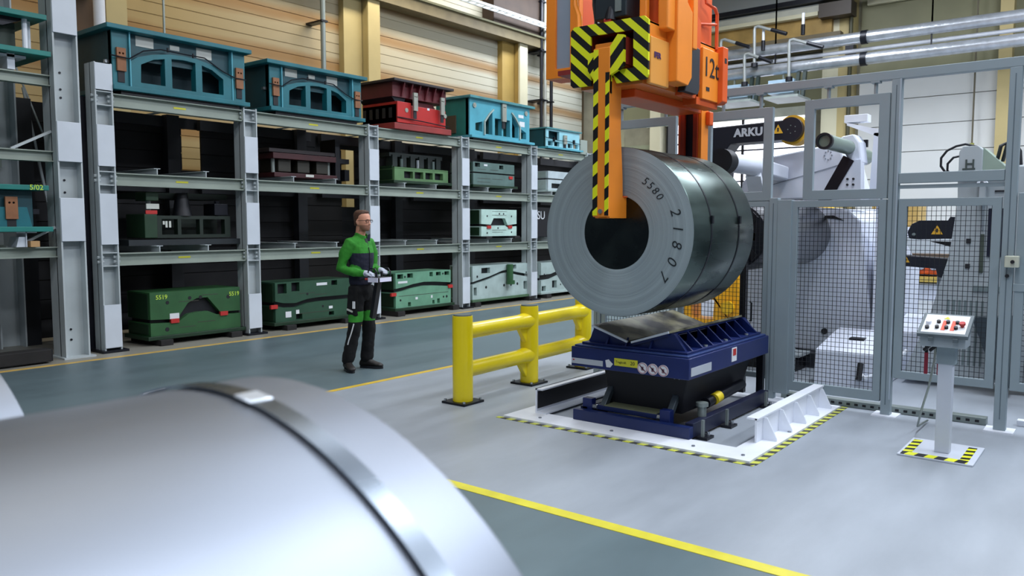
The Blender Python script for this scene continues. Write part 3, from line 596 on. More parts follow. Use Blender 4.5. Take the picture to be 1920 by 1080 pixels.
# upper shelves
skid_z = 2.41
arch = [(0, 0.50), (1, 0.50)]
split_die('low grey green press die on the second shelf, behind its own timber skids', 'press dies on the upper shelves', 12.25, 13.6, 2.47, 2.93, arch, G('58706b', 'grey_slate_die'), gside, Y=10.6, gh=0.03, skid=(0.1, 0.9),
          holes_u=((0.04, 0.16, 0.78, 0.96), (0.62, 0.72, 0.76, 0.93)), lab=((0.25, 0.33, 0.84, 0.92),), slots=((0.1, 0.3, 0.68), (0.4, 0.6, 0.68), (0.1, 0.4, 0.28), (0.45, 0.7, 0.28), (0.1, 0.4, 0.12)), reds=((0.9, 0.4),))
split_die('low green die frame with square holes on the second shelf of the third bay', 'press dies on the upper shelves', 10.08, 11.5, 2.46, 2.70, [(0, 0.9), (1, 0.9)], G('577a50', 'leaf_green_die'), gside, Y=10.6, gh=0.005, skid=(0.1, 0.9),
          holes_l=((0.17, 0.33, 0.2, 0.72), (0.36, 0.52, 0.2, 0.72), (0.56, 0.7, 0.2, 0.72), (0.74, 0.9, 0.2, 0.72)))
t = thing('die_insert', 'dark jumble of punches above the low green die frame', 'die part', (10.8, 10.8, 2.7), 'press dies on the upper shelves')
q = MB(); q.box(10.1, 11.5, 10.75, 11.3, 2.90, 2.97)
for k in range(6): q.box(10.15+k*0.23, 10.27+k*0.23, 10.72, 10.9, 2.72, 2.93)
q.build('punch_plate', G('1d2624', 'dark_slate'), t, smooth=False)
for k in range(3): MB().cyl((10.35+k*0.42, 10.7, 2.71), (10.35+k*0.42, 10.7, 2.86), 0.03, 10).build('guide_pin', chrome if k == 1 else G('4c5a58', 'slate'), t)
t = thing('press_die', 'dark red press die with two thin plates on the second shelf of the second bay', 'press die', (8.3, 10.8, 2.4), 'press dies on the upper shelves')
mr = G('3a1216', 'dark_maroon'); gb = G('29271f', 'grey_brown')
B('top_plate', 7.55, 8.85, 10.75, 11.4, 2.80, 2.86, G('2c2426', 'black_maroon'), t, 0.005)
B('upper_plate', 7.6, 8.85, 10.72, 11.4, 2.70, 2.79, mr, t, 0.005)
for x in (7.75, 8.12, 8.5): B('punch_block', x, x+0.24, 10.8, 11.3, 2.50, 2.70, gb, t, 0.01)
B('lower_plate', 7.6, 8.85, 10.7, 11.4, 2.41, 2.48, mr, t, 0.005)
B('paper_label', 8.2, 8.36, 10.695, 10.7, 2.43, 2.47, label_grey, t)
for x in (7.68, 8.78): MB().cyl((x, 10.85, 2.48), (x, 10.85, 2.7), 0.03, 10).build('guide_pillar', cgrey, t)
t = thing('steel_bracket_frame', 'black frame stood upright on the second shelf beside the dark red die', 'frame', (9.0, 10.9, 2.4))
MB().box(8.9, 9.0, 10.8, 11.2, 2.41, 3.1).box(9.0, 9.2, 10.8, 11.0, 2.7, 2.78).box(9.1, 9.2, 10.8, 11.1, 2.41, 2.6).build('frame', black, t, smooth=False)
split_die('white press die on the second shelf cut off by the coil edge', 'press dies on the upper shelves', 14.85, 16.0, 2.45, 2.88, [(0, 0.55), (1, 0.55)], G('b5c2c6', 'white_grey_die'), gpale, Y=10.6, gh=0.03, skid=(0.1, 0.9), holes_l=((0.12, 0.5, 0.1, 0.36),))
skid_z = 1.37
split_die('pale green press die with a dark trapezoid, alone on the first shelf', 'press dies on the upper shelves', 12.38, 13.55, 1.42, 1.97,
          [(0, 0.37), (0.26, 0.34), (0.34, 0.40), (0.66, 0.40), (0.74, 0.32), (1, 0.37)], G('b3cfc4', 'pale_green_die'), gside, Y=10.5, gh=[0.05, 0.05, 0.15, 0.15, 0.05, 0.05],
          reds=((0.2, 0.34), (0.8, 0.34)), pins=((0.16, 0.75, 0.02), (0.5, 0.84, 0.02), (0.62, 0.84, 0.02), (0.85, 0.75, 0.02), (0.46, 0.3, 0.02), (0.16, 0.12, 0.02), (0.85, 0.14, 0.02)),
          slots=((0.3, 0.72, 0.92), (0.3, 0.7, 0.78), (0.3, 0.7, 0.22), (0.3, 0.6, 0.14)), skid=(0.1, 0.9), base=False)
t = thing('crate', 'dark crate with white stencilled letters behind the coil on the first shelf', 'crate', (15.2, 10.6, 1.3))
B('box', 14.4, 15.6, 10.6, 11.4, 1.38, 2.05, black, t, 0.01)
text('stencil', 'SU', 0.26, (14.58, 10.595, 1.86), FY, label_white, t, 0.001)
# open dark green die on the first shelf
t = thing('press_die', 'very dark green open-framed press die on the first shelf, left of the person', 'press die', (6.1, 10.65, 1.35), 'press dies on the upper shelves')
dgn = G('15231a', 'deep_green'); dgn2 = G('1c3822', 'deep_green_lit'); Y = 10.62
B('base_plate', 5.2, 6.95, Y-0.05, Y+0.9, 1.37, 1.45, G('20262a', 'blue_black'), t)
x0, x1, z0, z1 = 5.46, 6.75, 1.47, 1.78
X = lambda u: x0+u*(x1-x0); Z = lambda v: z0+v*(z1-z0)
MB().plate([rect(x0, x1, z0, z1), circ(X(0.07), Z(0.78), 0.05)] + [[(X(a), Z(c)), (X(b), Z(c)), (X(b), Z(d)), (X(a), Z(d))] for a, b, c, d in ((0.18, 0.36, 0.15, 0.85), (0.40, 0.62, 0.15, 0.85), (0.66, 0.93, 0.15, 0.85))], 'y', Y, Y+0.1).box(x0, x1, Y+0.35, Y+0.4, z0, z1).build('lower_frame', dgn, t, smooth=False)
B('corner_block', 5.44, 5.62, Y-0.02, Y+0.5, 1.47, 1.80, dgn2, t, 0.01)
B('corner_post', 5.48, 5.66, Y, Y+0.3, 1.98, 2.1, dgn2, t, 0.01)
B('red_tag', 5.46, 5.62, Y-0.025, Y-0.01, 1.80, 1.85, red_paint, t); B('paper_label', 5.47, 5.65, Y-0.025, Y-0.01, 1.87, 1.94, label_grey, t)
MB().cyl((6.05, Y+0.1, 1.78), (6.05, Y+0.1, 2.1), 0.13, 16, 0.08).build('centre_dome', black, t)
for x in (5.56, 6.6): MB().cyl((x, Y+0.1, 1.78), (x, Y+0.1, 2.0), 0.035, 10).build('guide_pillar', cgrey if x < 6 else black_steel, t)
B('upper_block', 6.5, 6.72, Y, Y+0.3, 1.79, 1.96, black_steel, t, 0.01)
B('top_plate', 5.5, 6.8, Y+0.15, Y+0.9, 2.02, 2.1, dgn, t)
for u in (0.19, 0.22, 0.26): B('paper_label', X(u), X(u)+0.03, Y-0.004, Y, Z(0.6)-0.04*(u > 0.2), Z(0.66)+0.03, label_grey, t)
# dies on the taller rack at the left
def edge_die(label, x0, x1, z0, z1, Y=10.35):
    t = thing('press_die', label, 'press die', ((x0+x1)/2, Y, z0), 'teal dies on the left rack')
    B('bottom_flange', x0-0.3, x1+0.06, Y-0.1, Y+1.0, z0, z0+0.06, teal_g, t, 0.006)
    B('lid_plate', x0-0.3, x1+0.03, Y-0.1, Y+1.0, z1-0.06, z1, teal_g, t, 0.006)
    return t, x0, x1, z0, z1, Y
t, x0, x1, z0, z1, Y = edge_die('teal press die cut by the left picture edge, top shelf of the left rack', 3.0, 4.14, 3.64, 4.12)
B('core', 3.0, 3.95, 10.6, 11.2, 3.7, 4.06, G('3b4a3e', 'grey_olive'), t); MB().cyl((3.98, 10.4, 3.7), (3.98, 10.4, 4.06), 0.03, 10).build('guide_pillar', white_steel, t); MB().cyl((4.06, 10.5, 3.7), (4.06, 10.5, 4.06), 0.02, 10).build('guide_pillar', white_steel, t)
MB().plate([[(3.4, 4.06), (4.0, 4.06), (3.75, 3.95), (3.5, 3.95)]], 'y', 10.4, 10.8).build('upper_punch', black_steel, t, smooth=False)
MB().box(3.78, 3.86, 10.4, 11.0, 3.46, 3.64).box(3.66, 3.98, 10.4, 11.0, 3.6, 3.63).build('support_beam', rack_white, t, smooth=False)
t, x0, x1, z0, z1, Y = edge_die('teal press die with a chalked number on its lid, second shelf of the left rack', 3.0, 4.08, 1.57, 2.12)
B('core', 3.0, 3.98, 10.4, 11.2, 1.63, 2.06, teal_d, t, 0.01)
MB().plate([[(3.55, 1.63), (3.95, 1.63), (3.90, 1.86), (3.55, 1.86)]], 'y', 10.36, 10.42).build('front_rib', teal, t, smooth=False)
hook_plate(t, 3.73, 1.98, 10.37, 0.13, 0.26); B('cable_cleat', 3.98, 4.05, 10.4, 10.5, 1.78, 1.84, black_steel, t)
text('stencil_number', '5/02', 0.085, (3.97, 10.245, 2.09), FY, gold_ink, t, 0.001, 0.001)
t = thing('support_beam', 'white double-T support stub under the lower left teal die', 'support', (3.9, 10.4, 1.385))
MB().box(3.86, 3.87, 10.32, 11.0, 1.39, 1.57).box(3.76, 3.98, 10.32, 11.0, 1.555, 1.57).build('beam', rack_white, t, smooth=False)
MB().plate([[(3.76, 1.39), (3.86, 1.39), (3.86, 1.51), (3.79, 1.51)]], 'y', 10.34, 10.6).build('gusset', rack_white, t, smooth=False)
B('wood_wedge', 3.9, 4.0, 10.3, 10.6, 1.39, 1.46, mat('wood_wedge', 'b08a5c', 0.6, 0, 0.1), t)

# ================================================================== STEEL COILS
def coil_side_mat(key, col, rough, streak=0.15):
    M = mat(key, col, rough, 1.0, 0.0); n, L, b = nodes(M)
    tc = n.new('ShaderNodeTexCoord'); mp = n.new('ShaderNodeMapping'); mp.inputs['Scale'].default_value = (0.8, 5, 5)
    L.new(tc.outputs['Object'], mp.inputs[0]); no = n.new('ShaderNodeTexNoise'); no.inputs['Scale'].default_value = 1.0; no.inputs['Detail'].default_value = 5
    L.new(mp.outputs[0], no.inputs['Vector'])
    mr = n.new('ShaderNodeMapRange'); mr.inputs['From Min'].default_value = 0.3; mr.inputs['From Max'].default_value = 0.7
    mr.inputs['To Min'].default_value = rough*(1-streak*2); mr.inputs['To Max'].default_value = rough*(1+streak*2)
    L.new(no.outputs['Fac'], mr.inputs['Value']); L.new(mr.outputs[0], b.inputs['Roughness'])
    mc = n.new('ShaderNodeMapRange'); mc.inputs['From Min'].default_value = 0.3; mc.inputs['From Max'].default_value = 0.7
    mc.inputs['To Min'].default_value = 1-streak; mc.inputs['To Max'].default_value = 1+streak; L.new(no.outputs['Fac'], mc.inputs['Value'])
    sc = n.new('ShaderNodeVectorMath'); sc.operation = 'SCALE'; sc.inputs[0].default_value = lin(col)[:3]; L.new(mc.outputs[0], sc.inputs['Scale'])
    L.new(sc.outputs[0], b.inputs['Base Color']); return M
def coil_face_mat(key, col):
    """wound edges: faint concentric lines around the coil axis (object X)"""
    M = mat(key, col, 0.5, 0.1, 0.0); n, L, b = nodes(M)
    tc = n.new('ShaderNodeTexCoord'); sp = n.new('ShaderNodeSeparateXYZ'); L.new(tc.outputs['Object'], sp.inputs[0])
    cb = n.new('ShaderNodeCombineXYZ'); L.new(sp.outputs['Y'], cb.inputs[0]); L.new(sp.outputs['Z'], cb.inputs[1])
    ln = n.new('ShaderNodeVectorMath'); ln.operation = 'LENGTH'; L.new(cb.outputs[0], ln.inputs[0])
    no = n.new('ShaderNodeTexNoise'); no.noise_dimensions = '1D'; no.inputs['Scale'].default_value = 26; no.inputs['Detail'].default_value = 7; no.inputs['Roughness'].default_value = 0.75
    L.new(ln.outputs['Value'], no.inputs['W'])
    mr = n.new('ShaderNodeMapRange'); mr.inputs['From Min'].default_value = 0.25; mr.inputs['From Max'].default_value = 0.75
    mr.inputs['To Min'].default_value = 0.80; mr.inputs['To Max'].default_value = 1.12; L.new(no.outputs['Fac'], mr.inputs['Value'])
    sc = n.new('ShaderNodeVectorMath'); sc.operation = 'SCALE'; sc.inputs[0].default_value = lin(col)[:3]; L.new(mr.outputs[0], sc.inputs['Scale'])
    L.new(sc.outputs[0], b.inputs['Base Color'])
    bp = n.new('ShaderNodeBump'); bp.inputs['Strength'].default_value = 0.35; bp.inputs['Distance'].default_value = 0.01; L.new(no.outputs['Fac'], bp.inputs['Height']); L.new(bp.outputs[0], b.inputs['Normal'])
    return M
def coil(label, x0, x1, yc, zc, R, r, side, face, straps, name='steel_coil', group=None, bore=None, strap_m=None, strap_w=0.035, lift=0.0):
    t = thing(name, label, 'coil', (x0, yc, zc), group)
    c = (x0, yc, zc); L_ = x1-x0
    MB().lathe([(0.003, R-0.002), (0.008, R), (L_-0.008, R), (L_-0.003, R-0.002)], c, 160).build('outer_wrap', side, t).data
    o = t.children[0]; bm = bmesh.new(); bm.from_mesh(o.data)   # open shell: end caps are the wound faces
    bmesh.ops.delete(bm, geom=[f for f in bm.faces if len(f.verts) > 4], context='FACES'); bm.to_mesh(o.data); bm.free()
    for (a, s_) in ((0, -1), (L_, 1)):
        vs = []; N = 160; rings = [r, r+0.02, R-0.02, R-0.002]
        xs = [a+0.004*-s_, a, a, a+0.003*-s_]
        for q, xx in zip(rings, xs):
            vs += [(c[0]+xx, c[1]+q*math.cos(2*PI*i/N), c[2]+q*math.sin(2*PI*i/N)) for i in range(N)]
        fs = [(j*N+i, j*N+(i+1) % N, (j+1)*N+(i+1) % N, (j+1)*N+i) for j in range(3) for i in range(N)]
        MB().add(vs, fs).build('wound_face', face, t)
    MB().lathe([(0.004, r), (L_-0.004, r)], c, 96).build('bore', bore or side, t)
    o = t.children[-1]; bm = bmesh.new(); bm.from_mesh(o.data)
    bmesh.ops.delete(bm, geom=[f for f in bm.faces if len(f.verts) > 4], context='FACES'); bm.to_mesh(o.data); bm.free()
    for sx in straps:
        MB().lathe([(sx-strap_w/2, R+lift), (sx-strap_w/2, R+lift+0.0025), (sx+strap_w/2, R+lift+0.0025), (sx+strap_w/2, R+lift)], c, 160, closed=True).build('strap', strap_m or black_steel, t)
    return t
side_m = coil_side_mat('dark_cold_rolled_steel', '5d6b66', 0.31, 0.22)
face_m = coil_face_mat('wound_steel_edge', '95a2a6')
mc = coil('dark green-grey steel coil hanging in the orange gripper, handwritten numbers on its face', 5.29, 6.42, 3.14, 1.593, 0.648, 0.284, side_m, face_m,
          (0.30, 0.82), bore=coil_side_mat('dark_bore_steel', '3c4342', 0.28, 0.2), strap_w=0.022)
for a in (0.30, 0.82):
    ang = math.radians(196)
    MB().box(5.29+a-0.015, 5.29+a+0.015, 3.14-0.66, 3.14-0.645, 1.66, 1.72).build('strap_seal', black_steel, mc)
E0 = (0, -1, 0); pen = mat('marker_pen', '1d2428', 0.5, 0, 0)
def face_char(ch, ang, rad, size):
    """hand lettering on the coil's wound face; every letter turned with the rim"""
    a = math.radians(ang)        # angle measured clockwise as seen, 0 = top
    y = 3.14 - math.sin(a)*rad; z = 1.593 + math.cos(a)*rad
    up = Vector((0, -math.sin(a), math.cos(a))); right = Vector((0, -math.cos(a), -math.sin(a)))
    text('pen_number', ch, size, (5.2875, y, z), (right, up, (-1, 0, 0)), pen, mc, 0.001, -0.0008, shear=0.2)
for ch, an in zip('5580', (33, 40, 47, 54)): face_char(ch, an, 0.455, 0.085)
for ch, an in zip('21807', (73, 86, 99, 113, 127)): face_char(ch, an, 0.52, 0.115)

fg_side = coil_side_mat('bright_galvanised_steel', '8e949e', 0.44, 0.04)
fg_face = coil_face_mat('bright_wound_edge', '9aa3ad')
strap_dk = coil_side_mat('strap_steel', '7d858e', 0.28, 0.1)
fgc = coil('big bright steel coil in the foreground with one flat strap near its end', -0.55, 0.807, 1.096, 0.712, 0.682, 0.25, fg_side, fg_face, (1.2275,), strap_m=strap_dk, strap_w=0.036, lift=0.004)
a0 = math.radians(96)
def on_coil(x, deg, h=0.0): a = math.radians(deg); return Vector((x, 1.096+(0.682+h)*math.cos(a), 0.712+(0.682+h)*math.sin(a)))
q = MB(); c1, c2 = on_coil(0.677, 94.8, 0.007), on_coil(0.677, 98.4, 0.007)
q.bar(c1, c2, 0.040, 0.005, up=(0, 0, 1)); q.build('strap_seal', mat('pale_seal', 'e6edf5', 0.3, 0.6, 0), fgc, 0.003)
coil('bright steel coil at the left edge, behind the foreground one', -0.5, 0.74, 2.44, 0.69, 0.66, 0.25, fg_side, fg_face, (0.9,), strap_m=strap_dk)
for i, y in enumerate((1.096, 2.43)):
    t = thing('coil_cradle', 'low dark cradle under the ' + ('foreground coil' if i == 0 else 'left edge coil'), 'cradle', (0.1, y, 0), 'cradles under the bright coils')
    for s in (-1, 1):
        MB().plate([[(y+s*0.18, 0), (y+s*0.62, 0), (y+s*0.62, 0.24), (y+s*0.42, 0.155)]], 'x', -0.4, 0.65).build('wedge', dark_wood, t, smooth=False)
    MB().box(-0.4, 0.65, y-0.2, y+0.2, 0, 0.022).build('base_plate', dark_wood, t)

# ================================================================== LIFT TABLE AND ITS FLOOR FRAME
t = thing('floor_frame', 'white steel floor frame around the navy lift table', 'frame', (6.3, 3.1, 0))
MB().box(5.25, 5.53, 2.03, 4.21, 0.002, 0.02).build('frame_plate', white_steel, t)
MB().box(7.22, 7.40, 2.03, 4.21, 0.002, 0.02).build('frame_plate', white_steel, t)
MB().box(5.53, 7.22, 2.03, 2.24, 0.002, 0.02).build('frame_plate', white_steel, t)
MB().box(5.53, 7.22, 4.0, 4.21, 0.002, 0.02).build('frame_plate', white_steel, t)
# left channel
MB().box(5.49, 7.25, 4.03, 4.045, 0.02, 0.235).box(5.49, 7.25, 3.97, 4.045, 0.222, 0.235).box(5.49, 7.25, 3.93, 4.03, 0.02, 0.034).build('left_channel', white_steel, t, smooth=False)
B('dark_liner', 5.5, 7.25, 4.022, 4.031, 0.06, 0.21, black, t)
# right rail with gussets
MB().box(5.73, 7.32, 2.165, 2.18, 0.02, 0.205).box(5.73, 7.32, 2.155, 2.245, 0.193, 0.207).build('right_rail', white_steel, t, smooth=False)
for k in range(5):
    x = 5.86+k*0.34
    MB().plate([[(2.165, 0.02), (2.165, 0.19), (2.135, 0.19), (2.06, 0.04), (2.06, 0.02)]], 'x', x, x+0.012).build('gusset', white_steel, t, smooth=False)
for p in ((5.36, 2.5), (5.36, 3.2), (5.36, 3.9), (5.36, 2.12), (6.2, 2.08), (6.9, 2.08)): MB().cyl((p[0], p[1], 0.02), (p[0], p[1], 0.028), 0.014, 8).build('anchor_bolt', mat('bolt_grey', '8b9097', 0.4, 0.6, 0), t)
for nm, q, d, lab in (('front', (5.21, 5.25, 1.99, 4.26), (0.45, 1, 0), 'yellow and black hazard tape on the floor along the front of the white frame'), ('side', (5.25, 7.45, 1.98, 2.03), (1, 0.45, 0), 'yellow and black hazard tape on the floor along the right side of the white frame')):
    t = tag(B('floor_tape', q[0], q[1], q[2], q[3], 0.0, 0.004, stripes('tape_'+nm, d, 0.115, 'c6ca48', '33332e')), lab, 'tape')

t = thing('lift_table', 'navy blue scissor lift table with a V saddle under the hanging coil', 'lift table', (6.3, 3.14, 0))
MB().box(5.5, 7.15, 2.61, 3.68, 0.475, 0.64).build('platform', navy, t, 0.006)
MB().box(5.52, 7.13, 2.63, 3.66, 0.64, 0.655).build('platform_edge', mat('navy_edge', '2a3d70', 0.4), t, 0.004)
MB().box(5.57, 7.08, 2.66, 3.62, 0.655, 0.675).build('saddle_base', navy, t, 0.004)
vt = [(3.58, 0.675), (3.53, 0.80), (3.49, 0.80), (3.195, 0.695), (3.16, 0.695), (2.84, 0.80), (2.80, 0.80), (2.70, 0.675)]
MB().plate([vt], 'x', 5.62, 5.66).build('saddle_end', navy, t, smooth=False); MB().plate([vt], 'x', 7.02, 7.06).build('saddle_end', navy, t, smooth=False)
for sgn, pts in ((1, [(3.52, 0.805), (3.205, 0.70), (3.205, 0.68), (3.52, 0.785)]), (-1, [(2.84, 0.805), (3.155, 0.70), (3.155, 0.68), (2.84, 0.785)])):
    MB().plate([pts], 'x', 5.60, 7.06).build('saddle_plate', navy, t, smooth=False)
wear = mat('scuffed_saddle_lining', '35322a', 0.4, 0.2, 0.0); n_, L_, b_ = nodes(wear)
tc_ = n_.new('ShaderNodeTexCoord'); no_ = n_.new('ShaderNodeTexNoise'); no_.inputs['Scale'].default_value = 2.6; no_.inputs['Detail'].default_value = 7
cr_ = n_.new('ShaderNodeValToRGB'); cr_.color_ramp.elements[0].position = 0.42; cr_.color_ramp.elements[0].color = lin('1a1512'); cr_.color_ramp.elements[1].position = 0.62; cr_.color_ramp.elements[1].color = lin('a39e7e')
L_.new(tc_.outputs['Object'], no_.inputs['Vector']); L_.new(no_.outputs['Fac'], cr_.inputs[0]); L_.new(cr_.outputs[0], b_.inputs['Base Color'])
for pts in ([(3.53, 0.823), (3.195, 0.715), (3.20, 0.70), (3.535, 0.806)], [(2.835, 0.823), (3.165, 0.715), (3.16, 0.70), (2.83, 0.806)]):
    MB().plate([pts], 'x', 5.60, 7.06).build('saddle_lining', wear, t, smooth=False)
    MB().plate([pts], 'x', 5.585, 5.60).build('white_edge', white_steel, t, smooth=False)
for k in range(8):
    x = 5.66+k*0.19
    MB().plate([[(2.80, 0.80), (2.66, 0.675), (2.80, 0.675)]], 'x', x, x+0.018).build('saddle_rib', navy, t, smooth=False)
    MB().plate([[(3.52, 0.80), (3.61, 0.675), (3.52, 0.675)]], 'x', x, x+0.018).build('saddle_rib', navy, t, smooth=False)
for y in (3.38, 3.2, 2.98): MB().plate([[(5.575, 0.675), (5.62, 0.675), (5.62, 0.74)]], 'y', y, y+0.015).build('saddle_rib', navy, t, smooth=False)
for x in (5.95, 6.35, 6.8): MB().cyl((x, 2.685, 0.675), (x, 2.685, 0.69), 0.018, 8).build('bolt', chrome, t)
fade = mat('sticker_silver', 'b9bfc6', 0.4, 0.2, 0.03)
B('nameplate', 5.496, 5.5, 3.37, 3.675, 0.50, 0.545, fade, t); B('red_mark', 5.494, 5.496, 3.645, 3.66, 0.525, 0.535, red_paint, t)
MB().plate([[(3.345, 0.555), (3.315, 0.565), (3.30, 0.55), (3.275, 0.53), (3.30, 0.50), (3.335, 0.50)]], 'x', 5.495, 5.5).build('white_arrow', label_white, t, smooth=False)
o = B('load_sticker', 5.496, 5.5, 3.05, 3.262, 0.522, 0.582, sticker_yellow, t)
text('sticker_text', 'Tragkraft', 0.026, (5.495, 3.20, 0.552), FX, ink, t, 0.0005); text('sticker_text', '20', 0.042, (5.495, 3.095, 0.552), FX, ink, t, 0.0005)
for y in (3.005, 2.915, 2.825):
    MB().cyl((5.494, y, 0.527), (5.5, y, 0.527), 0.045, 24).build('round_warning_sign', label_white, t)
    MB().lathe([(0, 0.036), (-0.002, 0.036), (-0.002, 0.042), (0, 0.042)], (5.494, y, 0.527), 24, closed=True).build('sign_rim', mat('pink_ring', 'b78a90', 0.5, 0, 0), t)
    MB().bar((5.493, y+0.025, 0.55), (5.493, y-0.025, 0.505), 0.004, 0.008).box(5.491, 5.494, y-0.01, y+0.01, 0.51, 0.54).build('sign_pictogram', mat('dull_rose', '7d5a66', 0.5, 0, 0), t)
B('side_plate_label', 5.53, 5.895, 2.606, 2.61, 0.50, 0.565, fade, t)
o = B('warning_label', 6.30, 6.40, 2.606, 2.61, 0.51, 0.625, label_white, t); B('warning_square', 6.32, 6.38, 2.603, 2.606, 0.56, 0.615, red_paint, t)
for y in (2.79, 2.75): MB().cyl((5.62, y, 0.455), (5.64, y, 0.455), 0.008, 8).build('stud', chrome, t)
# bellows and body
MB().hexa([(5.76, 2.79, 0.14), (6.95, 2.79, 0.14), (6.95, 3.46, 0.14), (5.76, 3.46, 0.14), (5.72, 2.72, 0.475), (7.04, 2.72, 0.475), (7.04, 3.50, 0.475), (5.72, 3.50, 0.475)]).build('bellows_body', mat('black_navy', '070914', 0.6, 0, 0.1), t, 0.01)
# base frame
base_n = mat('base_navy', '0f2050', 0.4, 0, 0.1)
B('front_beam', 5.50, 5.57, 2.60, 3.66, 0.02, 0.11, base_n, t, 0.004)
for y in (2.60, 3.56): B('side_beam', 5.57, 7.15, y, y+0.07, 0.02, 0.13, mat('dark_navy', '0a1230', 0.45), t, 0.004)
for y in (2.80, 3.52): MB().box(5.57, 5.64, y, y+0.09, 0.02, 0.20).build('corner_block', navy, t, 0.004)
MB().box(5.60, 5.68, 2.9, 3.5, 0.11, 0.15).build('scissor_bar', base_n, t, 0.004)
B('worn_plate', 5.60, 5.78, 2.93, 3.42, 0.15, 0.155, mat('olive_plate', '6d7158', 0.5), t)
for y in (2.84, 3.44): MB().bar((5.62, y, 0.12), (5.76, y, 0.28), 0.05, 0.05).build('link_arm', mat('grey_link', '4c565c', 0.4, 0.4), t, 0.005)
for y in (2.88, 3.48): MB().cyl((5.60, y, 0.13), (5.60, y+0.04, 0.13), 0.022, 10).build('pivot_pin', chrome, t)
MB().cyl((6.0, 2.70, 0.20), (6.75, 2.70, 0.24), 0.045, 14).build('hydraulic_ram', black_steel, t)
MB().cyl((6.12, 2.68, 0.215), (6.22, 2.68, 0.225), 0.047, 14).build('yellow_collar', mat('collar_yellow', 'd9c01c', 0.5), t)
MB().cyl((5.85, 2.66, 0.13), (5.85, 2.66, 0.21), 0.035, 12).cyl((5.85, 2.66, 0.21), (5.85, 2.66, 0.24), 0.05, 12).build('grease_cup', cgrey, t)
for (x, y) in ((5.62, 2.57), (6.08, 2.57), (6.95, 2.57)):
    MB().box(x, x+0.13, y-0.06, y+0.03, 0.0, 0.02).build('anchor_foot', black_steel, t)
    MB().box(x+0.02, x+0.045, y-0.02, y+0.0, 0.02, 0.15).build('clamp_bracket', cgrey, t)
    MB().cyl((x+0.09, y-0.03, 0.02), (x+0.09, y-0.03, 0.05), 0.014, 8).build('anchor_bolt', chrome, t)
MB().box(7.15, 7.20, 2.66, 2.72, 0, 0.62).build('guide_post', black_steel, t)

# ================================================================== YELLOW BARRIER
t = thing('safety_barrier', 'yellow round-rail safety barrier on black foot plates beside the lift', 'barrier', (6.5, 4.9, 0))
for (x, y) in ((5.47, 4.87), (6.58, 4.93), (7.70, 4.99)):
    MB().lathe([(0.02, 0.095), (0.80, 0.095), (0.815, 0.092)], (x, y, 0), 32, ax='z').build('post', yellow, t)
    MB().lathe([(0.812, 0.088), (0.826, 0.084)], (x, y, 0), 32, ax='z').build('post_cap', grey_rubber, t)
    fp = MB().box(x-0.14, x+0.14, y-0.14, y+0.14, 0, 0.02).build('foot_plate', black_steel, t)
    for sx in (-1, 1):
        for sy in (-1, 1): MB().cyl((x+sx*0.115, y+sy*0.115, 0.02), (x+sx*0.115, y+sy*0.115, 0.04), 0.014, 8).build('anchor_bolt', chrome, fp)
for (a, b, ya, yb) in ((5.56, 6.5, 4.875, 4.925), (6.66, 7.62, 4.935, 4.985)):
    for z in (0.66, 0.30):
        MB().cyl((a-0.03, ya, z), (b+0.03, yb, z), 0.075, 28).build('rail', yellow, t)
        MB().cyl((b-0.10, yb-0.004, z), (b+0.05, yb+0.004, z), 0.077, 28, 0.094).build('rail_socket', yellow, t)
        MB().plate([[(b-0.13, z-0.055), (b+0.03, z-0.055), (b+0.03, z-0.27), (b-0.02, z-0.21)]], 'y', yb-0.03, yb+0.03).build('socket_gusset', yellow, t, 0.01, smooth=False)

# ================================================================== CRANE GRIPPER
hzA = stripes('hazard_plate', (0, 0.78, -0.9), 0.094, offset=0.2); hzB = stripes('hazard_inner', (0, 0.9, 0.8), 0.115, offset=0.1)
hzC = stripes('hazard_leg', (0, -0.75, -1), 0.135, offset=0.0)
t = thing('coil_gripper', 'orange crane gripper holding the steel coil, hazard striped yoke in front', 'crane gripper', (5.7, 3.09, 3.0))
def rrect(y0, y1, z0, z1, r=0.03):
    o = []
    for cx, cy, a in ((y1-r, z1-r, 0), (y0+r, z1-r, 90), (y0+r, z0+r, 180), (y1-r, z0+r, 270)):
        for k in range(5): b = math.radians(a+k*22.5); o.append((cx+r*math.cos(b), cy+r*math.sin(b)))
    return o
out = rrect(2.765, 3.42, 2.68, 3.125)
MB().plate([[(2.765, 2.71), (2.78, 2.68), (3.02, 2.675), (3.07, 2.77), (2.885, 2.77), (2.885, 3.035), (3.245, 3.04), (3.245, 2.84), (3.235, 2.68), (3.40, 2.68), (3.42, 2.70), (3.42, 3.095), (3.39, 3.125), (2.80, 3.12), (2.765, 3.09)]],
           'x', 5.08, 5.10).build('yoke_face', hzA, t, smooth=False)
rdk = mat('dark_red_inside', '7e2416', 0.5, 0, 0.1)
bw = MB(); bw.box(5.10, 6.36, 2.79, 2.82, 2.70, 3.10).box(5.10, 6.36, 3.35, 3.38, 2.70, 3.10).box(5.10, 6.36, 2.79, 3.38, 3.08, 3.10)
bw.build('box_beam', orange, t, 0.004, smooth=False)
B('box_beam_liner', 5.12, 5.5, 3.25, 3.345, 2.76, 3.05, rdk, t); B('box_beam_liner', 5.12, 5.5, 2.83, 2.88, 2.76, 3.05, rdk, t); B('box_beam_liner', 5.12, 5.5, 2.88, 3.25, 3.05, 3.07, rdk, t)
B('beam_floor', 5.12, 6.4, 2.83, 3.35, 2.66, 2.70, mat('orange_underside', 'd9803a', 0.22, 0.0, 0.1), t)
B('slide_beam', 5.115, 6.3, 2.97, 3.23, 2.80, 2.985, orange, t, 0.01)
B('lower_flange', 5.28, 6.42, 2.98, 3.24, 2.60, 2.66, orange_red, t, 0.006)
